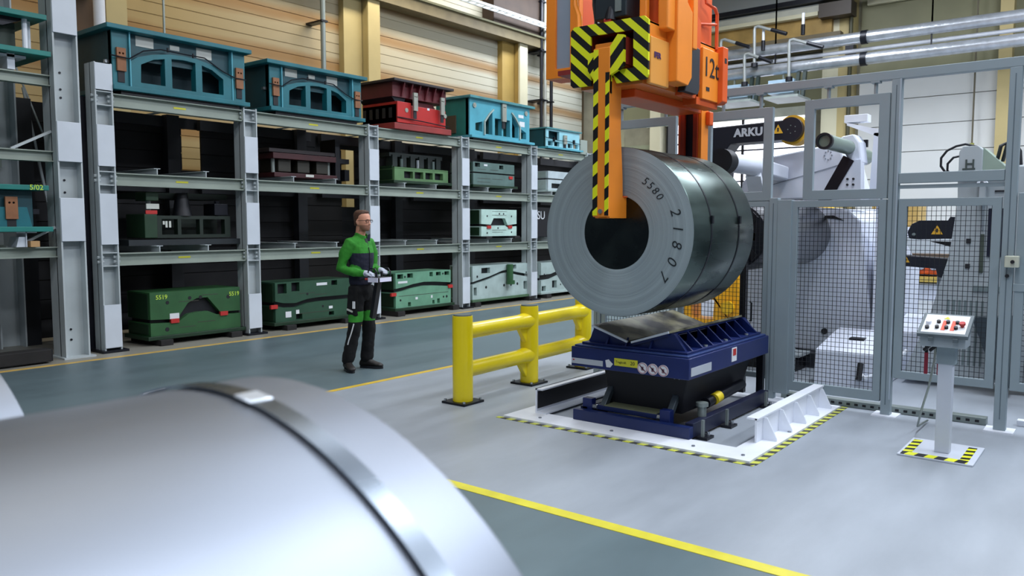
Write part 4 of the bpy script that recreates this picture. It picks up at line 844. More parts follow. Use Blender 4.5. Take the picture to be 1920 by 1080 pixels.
MB().plate([[(3.235, 2.90), (3.235, 2.78), (3.18, 2.70), (3.18, 2.60), (3.045, 2.60), (3.045, 2.73), (2.935, 2.78), (2.935, 3.00), (2.985, 3.01), (3.05, 2.93)]], 'x', 5.03, 5.06).build('arm_head', hzB, t, smooth=False)
B('arm_side_cheek', 5.06, 5.30, 2.93, 2.96, 2.80, 2.99, rdk, t)
# front arm: flange with striped edges, deep web, toe reaching into the bore
MB().box(5.025, 5.05, 3.045, 3.18, 1.71, 2.93).build('front_flange', orange, t, 0.003)
B('hazard_strip', 5.021, 5.025, 3.14, 3.18, 1.72, 2.92, hzC, t); B('hazard_strip', 5.021, 5.025, 3.045, 3.078, 1.72, 2.75, hzC, t)
MB().plate([[(5.05, 1.70), (5.05, 2.72), (5.20, 2.72), (5.20, 2.35), (5.235, 2.0), (5.24, 1.855), (5.42, 1.855), (5.46, 1.80), (5.46, 1.74), (5.40, 1.70)]], 'y', 3.05, 3.075).build('arm_cheek', orange, t, 0.003, smooth=False)
MB().plate([[(5.05, 1.70), (5.05, 2.72), (5.20, 2.72), (5.20, 2.35), (5.235, 2.0), (5.24, 1.855), (5.42, 1.855), (5.46, 1.80), (5.46, 1.74), (5.40, 1.70)]], 'y', 3.15, 3.175).build('arm_cheek', orange, t, 0.003, smooth=False)
B('arm_core', 5.05, 5.19, 3.075, 3.15, 1.86, 2.72, orange_red, t)
B('toe_pad', 5.25, 5.45, 3.04, 3.185, 1.855, 1.866, orange_red, t, 0.004)
MB().cyl((5.012, 3.11, 1.75), (5.03, 3.11, 1.75), 0.018, 10).build('bolt', chrome, t)
# rear arm
B('rear_arm_cheek', 6.52, 6.66, 3.02, 3.05, 1.70, 2.72, orange, t, 0.003); B('rear_arm_cheek', 6.52, 6.66, 3.21, 3.24, 1.70, 2.72, orange_red, t, 0.003)
MB().plate([rect(3.05, 3.21, 1.7, 2.72), rect(3.09, 3.17, 1.9, 2.62)], 'x', 6.50, 6.53).build('rear_arm_face', mat('deep_red_orange', '9c3315', 0.45), t, smooth=False)
B('rear_arm_slot', 6.54, 6.56, 3.05, 3.21, 1.86, 2.68, mat('slot_dark', '0b1126', 0.6), t); B('rear_toe', 6.25, 6.55, 3.05, 3.2, 1.70, 1.84, orange_red, t, 0.01)
B('rear_arm_lug', 6.60, 6.68, 2.98, 3.02, 2.52, 2.64, orange_red, t, 0.01)
# body on the right side of the beam
panel = B('motor_cover', 5.12, 5.40, 2.765, 2.80, 2.655, 2.985, mat('light_orange_panel', 'e8a04a', 0.35, 0, 0.03), t, 0.006)
text('cover_lettering', 'IFER', 0.055, (5.215, 2.762, 2.86), FY, mat('purple_ink', '4b2a5c', 0.5, 0, 0), t, 0.001, 0.002)
B('black_seal', 5.14, 5.38, 2.80, 2.9, 2.985, 3.005, black, t)
MB().plate([[(5.40, 2.70), (5.40, 3.9), (5.52, 3.9), (5.56, 3.30), (5.645, 3.24), (5.645, 2.76), (5.58, 2.69)]], 'y', 2.70, 2.80).build('side_slab', orange, t, 0.008, smooth=False)
MB().plate([[(5.46, 3.1), (5.46, 3.9), (5.72, 3.9), (5.72, 3.1)]], 'y', 2.76, 2.82).build('upper_web', orange_red, t, smooth=False)
MB().plate([[(5.645, 2.64), (5.645, 2.76), (5.72, 3.9), (5.83, 3.9), (5.86, 3.30), (5.965, 3.24), (5.965, 2.76), (5.88, 2.64)]], 'y', 2.78, 2.84).build('rear_slab', orange_red, t, 0.006, smooth=False)
B('slab_rib', 5.66, 5.73, 2.70, 2.80, 2.98, 3.9, orange, t, 0.004)
MB().plate([[(5.60, 2.66), (5.83, 2.66), (5.86, 2.70), (5.86, 3.01), (5.645, 3.03), (5.645, 2.74)]], 'y', 2.735, 2.80).build('rubber_buffer', mat('grey_black_rubber', '22262d', 0.55, 0, 0.05), t, 0.006)
B('end_plate', 5.965, 6.26, 2.76, 2.80, 2.65, 3.05, orange, t, 0.004)
MB().plate([[(2.75, 2.64), (2.95, 2.64), (2.95, 3.10), (2.72, 3.10), (2.72, 2.66)]], 'x', 6.26, 6.36).build('end_cap', orange_red, t, 0.006, smooth=False)
text('capacity_text', '12t', 0.22, (6.12, 2.757, 2.90), FY, ink, t, 0.001, 0.0); B('dark_stamp', 6.03, 6.09, 2.757, 2.76, 2.72, 2.75, ink, t)
B('dark_stamp', 6.29, 6.33, 2.718, 2.722, 2.97, 3.01, ink, t)
B('tilted_foot', 5.9, 6.3, 2.78, 2.9, 2.60, 2.66, orange_red, t, 0.004)
B('body_core', 5.40, 6.30, 2.84, 3.35, 3.10, 3.9, orange_red, t, 0.01)
B('front_column', 5.28, 5.40, 2.72, 2.80, 3.06, 3.9, orange, t, 0.01); B('front_column', 5.22, 5.27, 2.86, 2.92, 3.13, 3.9, orange, t, 0.01)
MB().tube([(6.10, 2.86, 3.9), (6.10, 2.80, 3.42), (6.22, 2.78, 3.40), (6.26, 2.78, 3.36), (6.26, 2.78, 3.08)], 0.014, 8).tube([(6.0, 2.86, 3.25), (6.26, 2.78, 3.28)], 0.012, 8).build('guard_rail', mat('red_orange_rail', 'd4582a', 0.4), t)
# hoist block and open frame above the yoke
B('hoist_block', 5.14, 5.36, 2.98, 3.25, 3.16, 3.9, mat('hoist_dark', '1f2a30', 0.5, 0.2, 0.2, 8), t, 0.01)
MB().cyl((5.16, 3.12, 3.14), (5.20, 3.12, 3.28), 0.05, 12).build('hoist_drum', black_steel, t); B('red_connector', 5.12, 5.16, 3.10, 3.16, 3.125, 3.16, red_paint, t, 0.005)
B('pale_valve', 5.13, 5.15, 3.02, 3.07, 3.2, 3.4, cgrey, t)
MB().tube([(5.12, 3.37, 3.12), (5.16, 3.40, 3.22), (5.2, 3.46, 3.32), (5.2, 3.50, 3.9)], 0.022, 8).build('orange_hose', orange, t)
MB().tube([(5.2, 3.27, 3.13), (5.2, 3.30, 3.4), (5.2, 3.28, 3.9)], 0.012, 6).tube([(5.2, 3.27, 3.13), (5.22, 3.31, 3.3), (5.2, 3.31, 3.9)], 0.01, 6).build('cable', black_steel, t)
# cabinet frame on the far side
MB().plate([rect(3.86, 4.21, 2.94, 4.4), rect(3.955, 4.11, 3.02, 4.32)], 'x', 5.86, 5.92).build('cabinet_frame', orange, t, 0.003, smooth=False)
B('cabinet_glass', 5.885, 5.90, 3.955, 4.11, 3.02, 4.32, mat('pale_grey_panel', '8f9dac', 0.3, 0, 0.04), t)
B('cabinet_arm', 5.6, 5.9, 3.36, 3.9, 2.90, 2.94, mat('dull_red_plate', '8d2f2c'), t); B('cabinet_side', 5.92, 6.1, 3.86, 4.21, 2.94, 4.4, orange_red, t)

# ================================================================== SAFETY FENCE (plane X = 7.32)
FXX = 7.32
fence = thing('safety_fence', 'tall grey machine guard fence with black wire mesh and open frames above', 'fence', (FXX, 2.0, 0))
def fpost(y, w, z0=0, z1=2.87, foot=True, d=0.08, x=FXX):
    B('post', x, x+d, y-w/2, y+w/2, z0, z1, fence_paint, fence, 0.004)
    MB().box(x-0.001, x, y-0.004, y+0.004, z0+0.1, z1-0.05).build('slot_groove', mat('groove_grey', '5a6870', 0.5), fence)
    if foot: B('foot_plate', x-0.06, x+d+0.06, y-w/2-0.06, y+w/2+0.06, 0, 0.012, white_steel, fence)
for (y, w) in ((4.57, 0.08), (2.66, 0.08), (1.64, 0.078), (0.79, 0.085), (-1.2, 0.08)): fpost(y, w, z1=1.9 if y == 2.66 else 2.87)
B('edge_trim', FXX-0.006, FXX, 1.603, 1.615, 0.15, 2.87, mat('pale_trim', 'a3b0ba', 0.4), fence)
B('top_rail', FXX, FXX+0.08, -3.5, 4.61, 2.87, 2.945, fence_paint, fence, 0.004)
def frame(y0, y1, z0, z1, w=0.08, mesh=False, parts=('left', 'right', 'top', 'bottom'), x=FXX+0.01, d=0.05, wb=None, name='panel_frame'):
    MB().plate([rect(y0, y1, z0, z1), rect(y0+w, y1-w, z0+(wb or w), z1-w)], 'x', x, x+d).build(name, fence_paint, fence, 0.003, smooth=False)
    if mesh:
        q = MB(); h = 0.0019; y = y0+w*0.5; xx = x+d*0.5
        while y < y1-w*0.5: q.box(xx-h, xx+h, y-h, y+h, z0+w*0.5, z1-w*0.5); y += 0.036
        z = z0+w*0.5
        while z < z1-w*0.5: q.box(xx+h*1.5, xx+h*3.0, y0+w*0.5, y1-w*0.5, z-h, z+h); z += 0.041
        tag(q.build('wire_mesh', mat('black_wire', '0c1118', 0.5), fence, smooth=False), kind='stuff')
frame(1.69, 2.50, 0.12, 1.87, 0.06, True, wb=0.085)
B('gate_stile', FXX-0.005, FXX+0.07, 2.49, 2.62, 0.08, 1.88, fence_paint, fence, 0.004)
frame(2.70, 3.62, 0.20, 1.87, 0.05, True)
frame(3.66, 4.52, 0.20, 1.87, 0.05, True)
frame(0.845, 1.595, 0.34, 1.87, 0.065, True)
frame(-1.15, 0.735, 0.34, 1.9, 0.065, True)
B('middle_rail', FXX, FXX+0.06, 0.835, 1.60, 2.0, 2.085, fence_paint, fence, 0.004); B('middle_rail_lip', FXX+0.02, FXX+0.05, 0.835, 1.60, 1.955, 1.985, fence_paint, fence)
B('middle_rail', FXX, FXX+0.06, -1.15, 0.745, 1.13, 1.19, fence_paint, fence, 0.004)
B('link_rail', FXX+0.015, FXX+0.055, 2.705, 4.53, 1.87, 1.90, fence_paint, fence, 0.004)
for (a, b, z1) in ((1.69, 2.40, 2.765), (2.69, 3.38, 2.735), (3.67, 4.50, 2.735)):
    frame(a, b, 1.875, z1, 0.085, name='upper_frame')
    for y in (a+0.12, b-0.2):
        MB().cyl((FXX+0.03, y, z1), (FXX+0.03, y, 2.88), 0.016, 10).box(FXX-0.01, FXX+0.07, y-0.035, y+0.035, 2.855, 2.87).build('hanger', fence_paint, fence)
t = thing('switch_box', 'small beige push-button box on the right fence post', 'switch', (7.25, 0.80, 1.36))
B('housing', 7.24, 7.32, 0.705, 0.80, 1.32, 1.41, mat('beige_box', 'bdc0ae', 0.5), t, 0.006); MB().cyl((7.22, 0.745, 1.365), (7.24, 0.745, 1.365), 0.014, 14).build('button', ink, t)
MB().cyl((7.30, 0.785, 1.25), (7.318, 0.785, 1.25), 0.014, 14).build('button', ink, t)
t = thing('cable_duct', 'perforated grey cable duct on the floor under the fence', 'cable duct', (7.4, 1.8, 0))
B('duct', 7.48, 7.58, 0.9, 2.6, 0.0, 0.06, cgrey, t, 0.004)
for k in range(24): B('slot', 7.476, 7.48, 0.95+k*0.068, 0.98+k*0.068, 0.02, 0.04, ink, t)
t = thing('floor_channel', 'white cable channel on the floor by the right fence post', 'cable channel', (7.6, 0, 0))
B('channel', 7.62, 7.70, -1.2, 0.7, 0.0, 0.05, white_steel, t, 0.004)

# ================================================================== CONTROL PEDESTAL
t = thing('control_pedestal', 'white push-button control pedestal standing in front of the fence', 'control panel', (6.38, 1.03, 0))
ps = mat('pedestal_white', 'c6ccd6', 0.45, 0, 0.04, 3)
B('foot_plate', 6.12, 6.66, 0.80, 1.28, 0.0, 0.014, ps, t, 0.003)
B('hazard_border', 6.125, 6.205, 0.84, 1.26, 0.014, 0.017, stripes('ped_front', (0.2, 1, 0), 0.125, offset=0.3), t)
B('hazard_border', 6.205, 6.60, 1.20, 1.26, 0.014, 0.017, stripes('ped_left', (1, 0.3, 0), 0.105), t)
B('hazard_border', 6.205, 6.60, 0.84, 0.895, 0.014, 0.017, stripes('ped_right', (1, 0.3, 0), 0.105, offset=0.3), t)
B('pillar', 6.32, 6.40, 0.98, 1.075, 0.014, 0.80, ps, t, 0.004)
B('pillar_collar', 6.31, 6.41, 0.965, 1.085, 0.66, 0.80, fence_paint, t, 0.004)
pbm = mat('pedestal_box_grey', '9da7ac', 0.45, 0, 0.03)
MB().plate([[(6.20, 0.795), (6.42, 0.795), (6.42, 0.95), (6.40, 0.96), (6.20, 0.865)]], 'y', 0.89, 1.175).build('box', pbm, t, 0.004, smooth=False)
def onp(u, v, h=0.0):   # point on the sloping lid: u across (Y), v up the slope
    a = Vector((6.165, 0, 0.862)); b = Vector((6.42, 0, 0.985)); n_ = Vector((-(b-a).z, 0, (b-a).x)).normalized()
    p = a.lerp(b, v) + n_*h; return Vector((p.x, 1.19-u*0.32, p.z))
def lidpart(name, u0, u1, v0, v1, h0, h1, m, par=None, bev=0.0):
    P = [onp(u0, v0, h0), onp(u1, v0, h0), onp(u1, v1, h0), onp(u0, v1, h0), onp(u0, v0, h1), onp(u1, v0, h1), onp(u1, v1, h1), onp(u0, v1, h1)]
    return MB().hexa(P).build(name, m, par or t, bev, smooth=False)
lidpart('lid', 0, 1, 0, 1, 0, 0.03, mat('lid_grey', '5d686c', 0.5), None, 0.004)
lidpart('front_sheet', 0.07, 0.93, 0.08, 0.92, 0.03, 0.032, label_white)
for u in (0.44, 0.62): lidpart('orange_strip', u, u+0.08, 0.2, 0.66, 0.032, 0.034, mat('orange_print', 'e2563a', 0.5, 0, 0))
for u in (0.36, 0.545, 0.73):
    for v in (0.3, 0.55): MB().cyl(onp(u, v, 0.032), onp(u, v, 0.05), 0.013, 12).build('push_button', black, t)
MB().cyl(onp(0.17, 0.26, 0.032), onp(0.17, 0.26, 0.05), 0.014, 12).build('key_switch', black, t)
MB().cyl(onp(0.17, 0.5, 0.032), onp(0.17, 0.5, 0.055), 0.018, 14).build('signal_lamp', mat('lamp_white', 'eef2ff', 0.3, 0, 0), t)
MB().cyl(onp(0.84, 0.42, 0.032), onp(0.84, 0.42, 0.05), 0.012, 12).cyl(onp(0.84, 0.42, 0.05), onp(0.84, 0.42, 0.065), 0.02, 16).build('emergency_stop', red_paint, t)
MB().add([onp(0.5, 0.85, 0.034), onp(0.57, 0.72, 0.034), onp(0.43, 0.72, 0.034)], [(0, 1, 2)]).build('warning_triangle', sticker_yellow, t)
for u in (0.28, 0.76): lidpart('hinge', u-0.05, u+0.05, -0.05, 0.02, -0.02, 0.01, mat('lid_grey', '5d686c'))
for (y, k) in ((1.15, 0), (1.02+0.09, 1)):
    MB().tube([(6.36, y-0.03, 0.80), (6.37, y, 0.77), (6.38, y+0.03, 0.74)], 0.012, 8).build('cable', black_steel, t)
t = thing('key_tags', 'two dark red tags hanging under the pedestal box', 'tags', (6.4, 1.2, 0.7))
for y in (1.17, 1.085): MB().cyl((6.42, y, 0.72), (6.42, y, 0.80), 0.012, 8).build('clip', black, t); B('tag', 6.41, 6.43, y-0.012, y+0.012, 0.56, 0.72, mat('dark_red_tag', '8f1d33', 0.5), t, 0.004)
t = thing('hanging_cable', 'thin grey cable hanging from the pedestal box to the floor', 'cable', (6.5, 1.2, 0.4))
MB().tube([(6.36, 1.10, 0.80), (6.45, 1.12, 0.66), (6.5, 1.16, 0.45), (6.6, 1.22, 0.25), (6.9, 1.3, 0.05), (7.3, 1.3, 0.02)], 0.008, 6).build('cable', cgrey, t)

# ================================================================== UNCOILER BEHIND THE FENCE
mwhite = mat('machine_white', 'd3d8e4', 0.4, 0, 0.03, 1.5); mgrey = mat('machine_grey', 'a4acb0', 0.45, 0, 0.04, 1.5)
t = thing('uncoiler', 'big white uncoiler machine with a dark steel drum, behind the mesh fence', 'machine', (9.5, 3.0, 0))
MB().plate([[(3.74, 0.20), (2.26, 0.15), (2.45, 1.70), (2.58, 1.82), (3.0, 1.86), (3.80, 1.86), (3.80, 0.9)]], 'x', 9.5, 10.9).build('body', mwhite, t, 0.02, smooth=False)
MB().plate([[(9.52, 0.15), (10.9, 0.15), (10.9, 1.1), (9.52, 1.7)]], 'y', 2.10, 2.3).build('side_cover', mwhite, t, smooth=False)
MB().cyl((9.48, 2.81, 0.415), (9.5, 2.81, 0.415), 0.035, 16).build('port', ink, t)
MB().plate([[(3.4, 1.75), (2.75, 1.72), (2.63, 1.70), (2.75, 1.76)]], 'x', 9.49, 9.5).build('dark_inlet', ink, t, smooth=False)
dmat = coil_side_mat('drum_steel', '85878a', 0.36, 0.2)
MB().lathe([(-1.5, 0.30), (-1.45, 0.36), (0, 0.36)], (9.5, 3.14, 1.55), 64).build('drum', dmat, t)
MB().lathe([(-0.42, 0.26), (-0.40, 0.32), (-0.34, 0.35), (0.0, 0.35)], (8.0, 3.14, 1.54), 48).build('mandrel_head', black_steel, t)
for k in range(4):
    a = math.radians(45+k*90); MB().bar((7.62, 3.14+0.05*math.cos(a), 1.54+0.05*math.sin(a)), (7.62, 3.14+0.3*math.cos(a), 1.54+0.3*math.sin(a)), 0.1, 0.08).build('mandrel_jaw', black, t)
B('yellow_warning', 7.58, 7.60, 2.93, 2.96, 1.50, 1.57, mat('warning_amber', 'd9a52a', 0.5, 0, 0), t)
B('plinth', 9.3, 11.2, 2.2, 4.2, 0.0, 0.17, mat('plinth_dark', '23262d', 0.6), t); B('plinth_cover', 8.9, 9.3, 2.9, 4.3, 0.17, 0.20, mgrey, t); B('plinth_base', 8.95, 9.3, 2.95, 4.3, 0, 0.17, black, t)
MB().box(7.5, 7.56, 2.98, 3.04, 0, 1.35).build('black_post', black, t); MB().tube([(7.5, 2.93, 0.90), (7.46, 2.90, 0.90), (7.46, 2.90, 0.72), (7.5, 2.93, 0.72)], 0.008, 6).build('handle', black, t)
# press-down arm above
MB().plate([[(3.86, 1.95), (3.80, 2.17), (3.60, 2.44), (2.86, 2.55), (2.65, 2.46), (2.50, 1.95)]], 'x', 9.4, 10.2).build('arm_housing', mwhite, t, 0.02, smooth=False)
MB().bar((9.39, 3.80, 2.03), (9.39, 2.62, 2.34), 0.01, 0.008).build('seam', mat('seam_grey', '8b919c', 0.5), t)
MB().cyl((7.85, 3.32, 2.29), (8.7, 3.32, 2.29), 0.10, 28).build('pressure_roller', mwhite, t)
MB().cyl((7.62, 3.32, 2.29), (7.78, 3.32, 2.29), 0.125, 28).cyl((7.78, 3.32, 2.29), (7.85, 3.32, 2.29), 0.07, 20).build('rubber_wheel', black, t)
MB().bar((8.5, 3.32, 2.2), (8.9, 3.4, 1.9), 0.16, 0.06).build('roller_bracket', white_steel, t)
MB().bar((8.7, 3.32, 2.29), (9.4, 3.32, 2.25), 0.16, 0.16).build('roller_arm', mwhite, t, 0.02)
for (yy, zz) in ((3.66, 2.10), (2.80, 2.44)):
    q = MB()
    for k in range(8):
        a = k*PI/4; q.cyl((9.385, yy+0.04*math.cos(a), zz+0.05*math.sin(a)), (9.4, yy+0.04*math.cos(a), zz+0.05*math.sin(a)), 0.008, 6)
    tag(q.build('bolt_circle', mat('seam_grey', '8b919c'), t), kind='stuff')
MB().cyl((8.2, 2.48, 2.48), (9.2, 2.48, 2.48), 0.075, 28).build('guide_roller', mat('green_grey_roller', '7e8f82', 0.3, 0.4), t)
MB().lathe([(0, 0.058), (0.0, 0.082), (0.05, 0.082), (0.05, 0.058)], (8.17, 2.48, 2.48), 28, closed=True).build('roller_ring', black, t)
MB().cyl((9.3, 2.48, 2.42), (9.7, 2.48, 2.42), 0.09, 24).build('roller_end', mat('green_grey_roller', '7e8f82'), t)
MB().plate([[(2.60, 2.55), (2.55, 2.60), (2.42, 2.62), (2.36, 2.53), (2.33, 2.30), (2.44, 2.30)]], 'x', 9.0, 9.25).build('arm_head', mwhite, t, 0.02, smooth=False)
MB().hexa([(8.95, 2.76, 1.92), (8.95, 2.63, 1.92), (9.02, 2.63, 1.92), (9.02, 2.76, 1.92), (8.95, 2.51, 2.39), (8.95, 2.40, 2.33), (9.02, 2.40, 2.33), (9.02, 2.51, 2.39)]).build('dark_strut', mat('strut_dark', '1d1a22', 0.35, 0.3), t)
MB().hexa([(8.96, 2.63, 1.90), (8.96, 2.32, 1.90), (9.1, 2.32, 1.90), (9.1, 2.63, 1.90), (8.96, 2.41, 2.34), (8.96, 2.335, 2.34), (9.1, 2.335, 2.34), (9.1, 2.41, 2.34)]).build('white_strut', mwhite, t)
q = MB()
for dy in (0, 0.06):
    for dz in (0, 0.06): q.cyl((8.94, 2.40+dy, 2.08+dz), (8.96, 2.40+dy, 2.08+dz), 0.012, 8)
tag(q.build('bolt_group', ink, t), kind='stuff')
MB().box(9.3, 9.34, 2.36, 2.44, 2.50, 2.58).build('dark_knob', ink, t)
# overhead white bracket right of the arm
t = thing('sensor_bracket', 'white bent sensor bracket above the uncoiler, framed by the hanging frame', 'bracket', (9.2, 2.2, 2.2))
B('head', 9.15, 9.3, 2.33, 2.57, 2.76, 2.84, white_steel, t, 0.004)
MB().hexa([(9.15, 2.54, 2.73), (9.15, 2.22, 2.59), (9.3, 2.22, 2.59), (9.3, 2.54, 2.73), (9.15, 2.54, 2.76), (9.15, 2.19, 2.66), (9.3, 2.19, 2.66), (9.3, 2.54, 2.76)]).build('arm', white_steel, t)
MB().hexa([(9.15, 2.29, 1.9), (9.15, 2.19, 1.9), (9.35, 2.19, 1.9), (9.35, 2.29, 1.9), (9.15, 2.26, 2.63), (9.15, 2.19, 2.63), (9.35, 2.19, 2.63), (9.35, 2.26, 2.63)]).build('upright', mwhite, t)
MB().box(9.27, 9.35, 2.13, 2.24, 0, 1.9).build('post', mwhite, t)
MB().tube([(9.12, 2.17, 2.1), (9.12, 2.13, 2.02), (9.12, 2.14, 1.94), (9.12, 2.18, 1.9)], 0.008, 6).build('cable', black_steel, t)
t = thing('low_cabinet', 'white low machine cabinet with a bent guide rod, behind the lower gate mesh', 'machine', (8.8, 2.3, 0))
MB().plate([[(8.38, 0.0), (9.26, 0.0), (9.26, 0.505), (9.0, 0.47), (8.42, 0.36)]], 'y', 1.95, 2.58).build('housing', mwhite, t, 0.015, smooth=False)
MB().plate([[(9.26, 0.0), (10.2, 0.0), (10.2, 0.62), (9.26, 0.505)]], 'y', 1.75, 2.08).build('rear_housing', mwhite, t, 0.01, smooth=False)
B('dark_hatch', 8.8, 8.95, 2.2, 2.35, 0.43, 0.455, ink, t)
MB().tube([(8.37, 2.12, 0.16), (8.36, 2.06, 0.12), (8.36, 1.9, 0.2), (8.5, 1.72, 0.42)], 0.022, 8).build('guide_rod', white_steel, t); MB().cyl((8.33, 2.12, 0.1), (8.39, 2.12, 0.26), 0.03, 8).build('rod_joint', black, t)

# ================================================================== BLACK ARM WITH LETTERING
t = thing('loading_arm', 'black loading arm with white lettering above the coil, yellow ring on its tip', 'machine arm', (9.0, 3.6, 2.7))
bk = mat('arm_navy_black', '10131f', 0.4, 0, 0.05)
MB().plate([[(4.12, 1.9), (3.88, 1.9), (3.86, 2.52), (3.80, 2.60), (3.15, 2.605), (3.10, 2.83), (4.12, 2.80)]], 'x', 9.0, 9.3).build('arm', bk, t, 0.015, smooth=False)
MB().cyl((8.99, 3.10, 2.715), (9.31, 3.10, 2.715), 0.135, 36).build('tip', bk, t); MB().lathe([(0.0, 0.135), (0.0, 0.165), (0.2, 0.165), (0.2, 0.135)], (9.06, 3.10, 2.715), 40, closed=True).build('yellow_ring', mat('warning_amber', 'd9a52a'), t)
text('lettering', 'ARKU', 0.125, (8.995, 3.585, 2.715), FX, mat('lettering_silver', 'c3c8cf', 0.4, 0.2, 0), t, 0.002, 0.006, 1.05)
def tri(par, x, y, z, s):
    MB().add([(x, y, z+s), (x, y+s*0.95, z-s*0.7), (x, y-s*0.95, z-s*0.7)], [(0, 1, 2)]).build('warning_triangle', mat('warning_amber', 'd9a52a'), par)
    B('triangle_mark', x-0.002, x-0.001, y-s*0.14, y+s*0.14, z-s*0.35, z+s*0.35, ink, par)
tri(t, 8.985, 3.235, 2.72, 0.06)
q = MB()
for k in range(5): q.cyl((8.98, 3.08+0.045*math.cos(k*1.256), 2.715+0.045*math.sin(k*1.256)), (8.99, 3.08+0.045*math.cos(k*1.256), 2.715+0.045*math.sin(k*1.256)), 0.006, 6)
tag(q.build('bolt_circle', cgrey, t), kind='stuff')

# ================================================================== STRAIGHTENER, RIGHT
t = thing('straightener', 'tall light grey straightening machine behind the right fence mesh', 'machine', (9.2, 0.9, 0))
MB().plate([[(1.86, 0.10), (1.64, 0.68), (1.475, 1.34), (1.42, 1.87), (1.43, 2.20), (0.9, 2.22), (-1.5, 2.22), (-1.5, 0.10)]], 'x', 9.0, 9.6).build('side_wall', mgrey, t, 0.02, smooth=False)
B('dark_window', 8.985, 9.0, 0.98, 1.145, 1.34, 1.81, mat('dark_window', '151729', 0.3), t)
for z in (1.47, 1.22): B('square_port', 8.985, 9.0, 1.285, 1.325, z, z+0.045, ink, t)
B('guide_slot', 8.985, 9.0, 1.17, 1.205, 1.18, 1.56, mat('slot_olive', '3d463c', 0.5), t); B('guide_rod', 8.975, 9.0, 1.18, 1.20, 1.60, 1.84, chrome, t)
q = MB()
for k in range(9): q.box(8.99, 9.0, 1.05+k*0.05, 1.07+k*0.05, 0.25, 0.9)
q.build('vent_slots', mat('vent_grey', '6c7a7c', 0.5), t); tag(t.children[-1], kind='stuff')
B('cross_band', 8.98, 9.0, 0.98, 1.25, 1.0, 1.05, mat('vent_grey', '6c7a7c'), t)
MB().plate([[(1.22, 0.75), (0.90, 0.78), (0.88, 0.1), (0.98, 0.1)]], 'x', 8.80, 8.98).build('dark_chute', mat('chute_dark', '39434a', 0.4, 0.3), t, smooth=False)
hood = MB(); hood.plate([[(1.415, 2.10), (1.415, 2.37), (1.385, 2.42), (1.25, 2.42), (1.21, 2.38), (1.21, 2.10)]], 'x', 8.95, 9.5)
hood.build('hood', mgrey, t, 0.01, smooth=False)
MB().hexa([(8.97, 1.21, 2.10), (8.97, 0.98, 2.10), (9.4, 0.98, 2.10), (9.4, 1.21, 2.10), (8.97, 1.21, 2.40), (8.97, 0.98, 2.17), (9.4, 0.98, 2.17), (9.4, 1.21, 2.40)]).build('hood_slope', mat('hood_green_grey', '8fa093', 0.4), t)
MB().box(8.94, 8.95, 1.34, 1.355, 2.21, 2.29).box(8.94, 8.95, 1.28, 1.295, 2.21, 2.29).box(8.94, 8.95, 1.295, 1.34, 2.24, 2.255).box(8.94, 8.95, 1.27, 1.38, 2.19, 2.205).build('h_mark', mat('mark_dark', '3f4946'), t)
MB().box(8.9, 9.0, 1.17, 1.22, 1.85, 2.06).build('bracket_post', mgrey, t); MB().plate([[(1.25, 2.04), (1.22, 2.10), (1.18, 2.10), (1.14, 2.04), (1.17, 2.04), (1.19, 2.07), (1.21, 2.07), (1.22, 2.04)]], 'x', 8.88, 8.95).build('white_clip', white_steel, t, smooth=False)
B('slot_dark', 8.985, 9.0, 1.0, 1.1, 1.97, 1.985, ink, t)
for pts in ([(9.05, 1.42, 2.10), (9.0, 1.52, 2.15), (9.0, 1.58, 2.24), (9.0, 1.58, 2.32), (9.0, 1.53, 2.39), (9.0, 1.45, 2.43), (9.0, 1.37, 2.445), (9.05, 1.28, 2.42)], [(9.05, 1.44, 2.10), (9.0, 1.52, 2.19), (9.0, 1.52, 2.26), (9.0, 1.47, 2.32), (9.05, 1.40, 2.34)]):
    MB().tube(pts, 0.012, 8).build('black_hose', black, t)
for dy in (0, 0.05): MB().tube([(9.2, 1.12-dy, 2.28), (9.1, 1.08-dy, 2.42), (9.1, 1.02-dy, 2.45), (9.1, 0.97-dy, 2.36), (9.1, 0.95-dy, 2.12)], 0.018, 8).build('black_hose', black, t)
t = thing('sloped_chute', 'dark grey sloped chute with a perforated edge at the right picture edge', 'chute', (8.2, 0.3, 0))
MB().plate([[(0.62, 0.95), (0.45, 0.15), (-0.6, 0.15), (-0.2, 1.25)]], 'x', 8.4, 8.6).build('sheet', mat('chute_dark', '39434a'), t, smooth=False)
MB().bar((8.38, 0.56, 0.75), (8.38, -0.4, 1.5), 0.05, 0.16).build('perforated_beam', black, t)
MB().tube([(8.3, 0.62, 1.5), (8.3, 0.5, 1.7), (8.3, 0.62, 1.9), (8.3, 0.5, 2.2), (8.3, 0.6, 2.4)], 0.03, 8).build('black_hose', black, t)
for z in (1.72, 1.8): MB().cyl((8.25, 0.54, z), (8.25, 0.54, z+0.04), 0.04, 10).build('yellow_fitting', mat('warning_amber', 'd9a52a'), t)

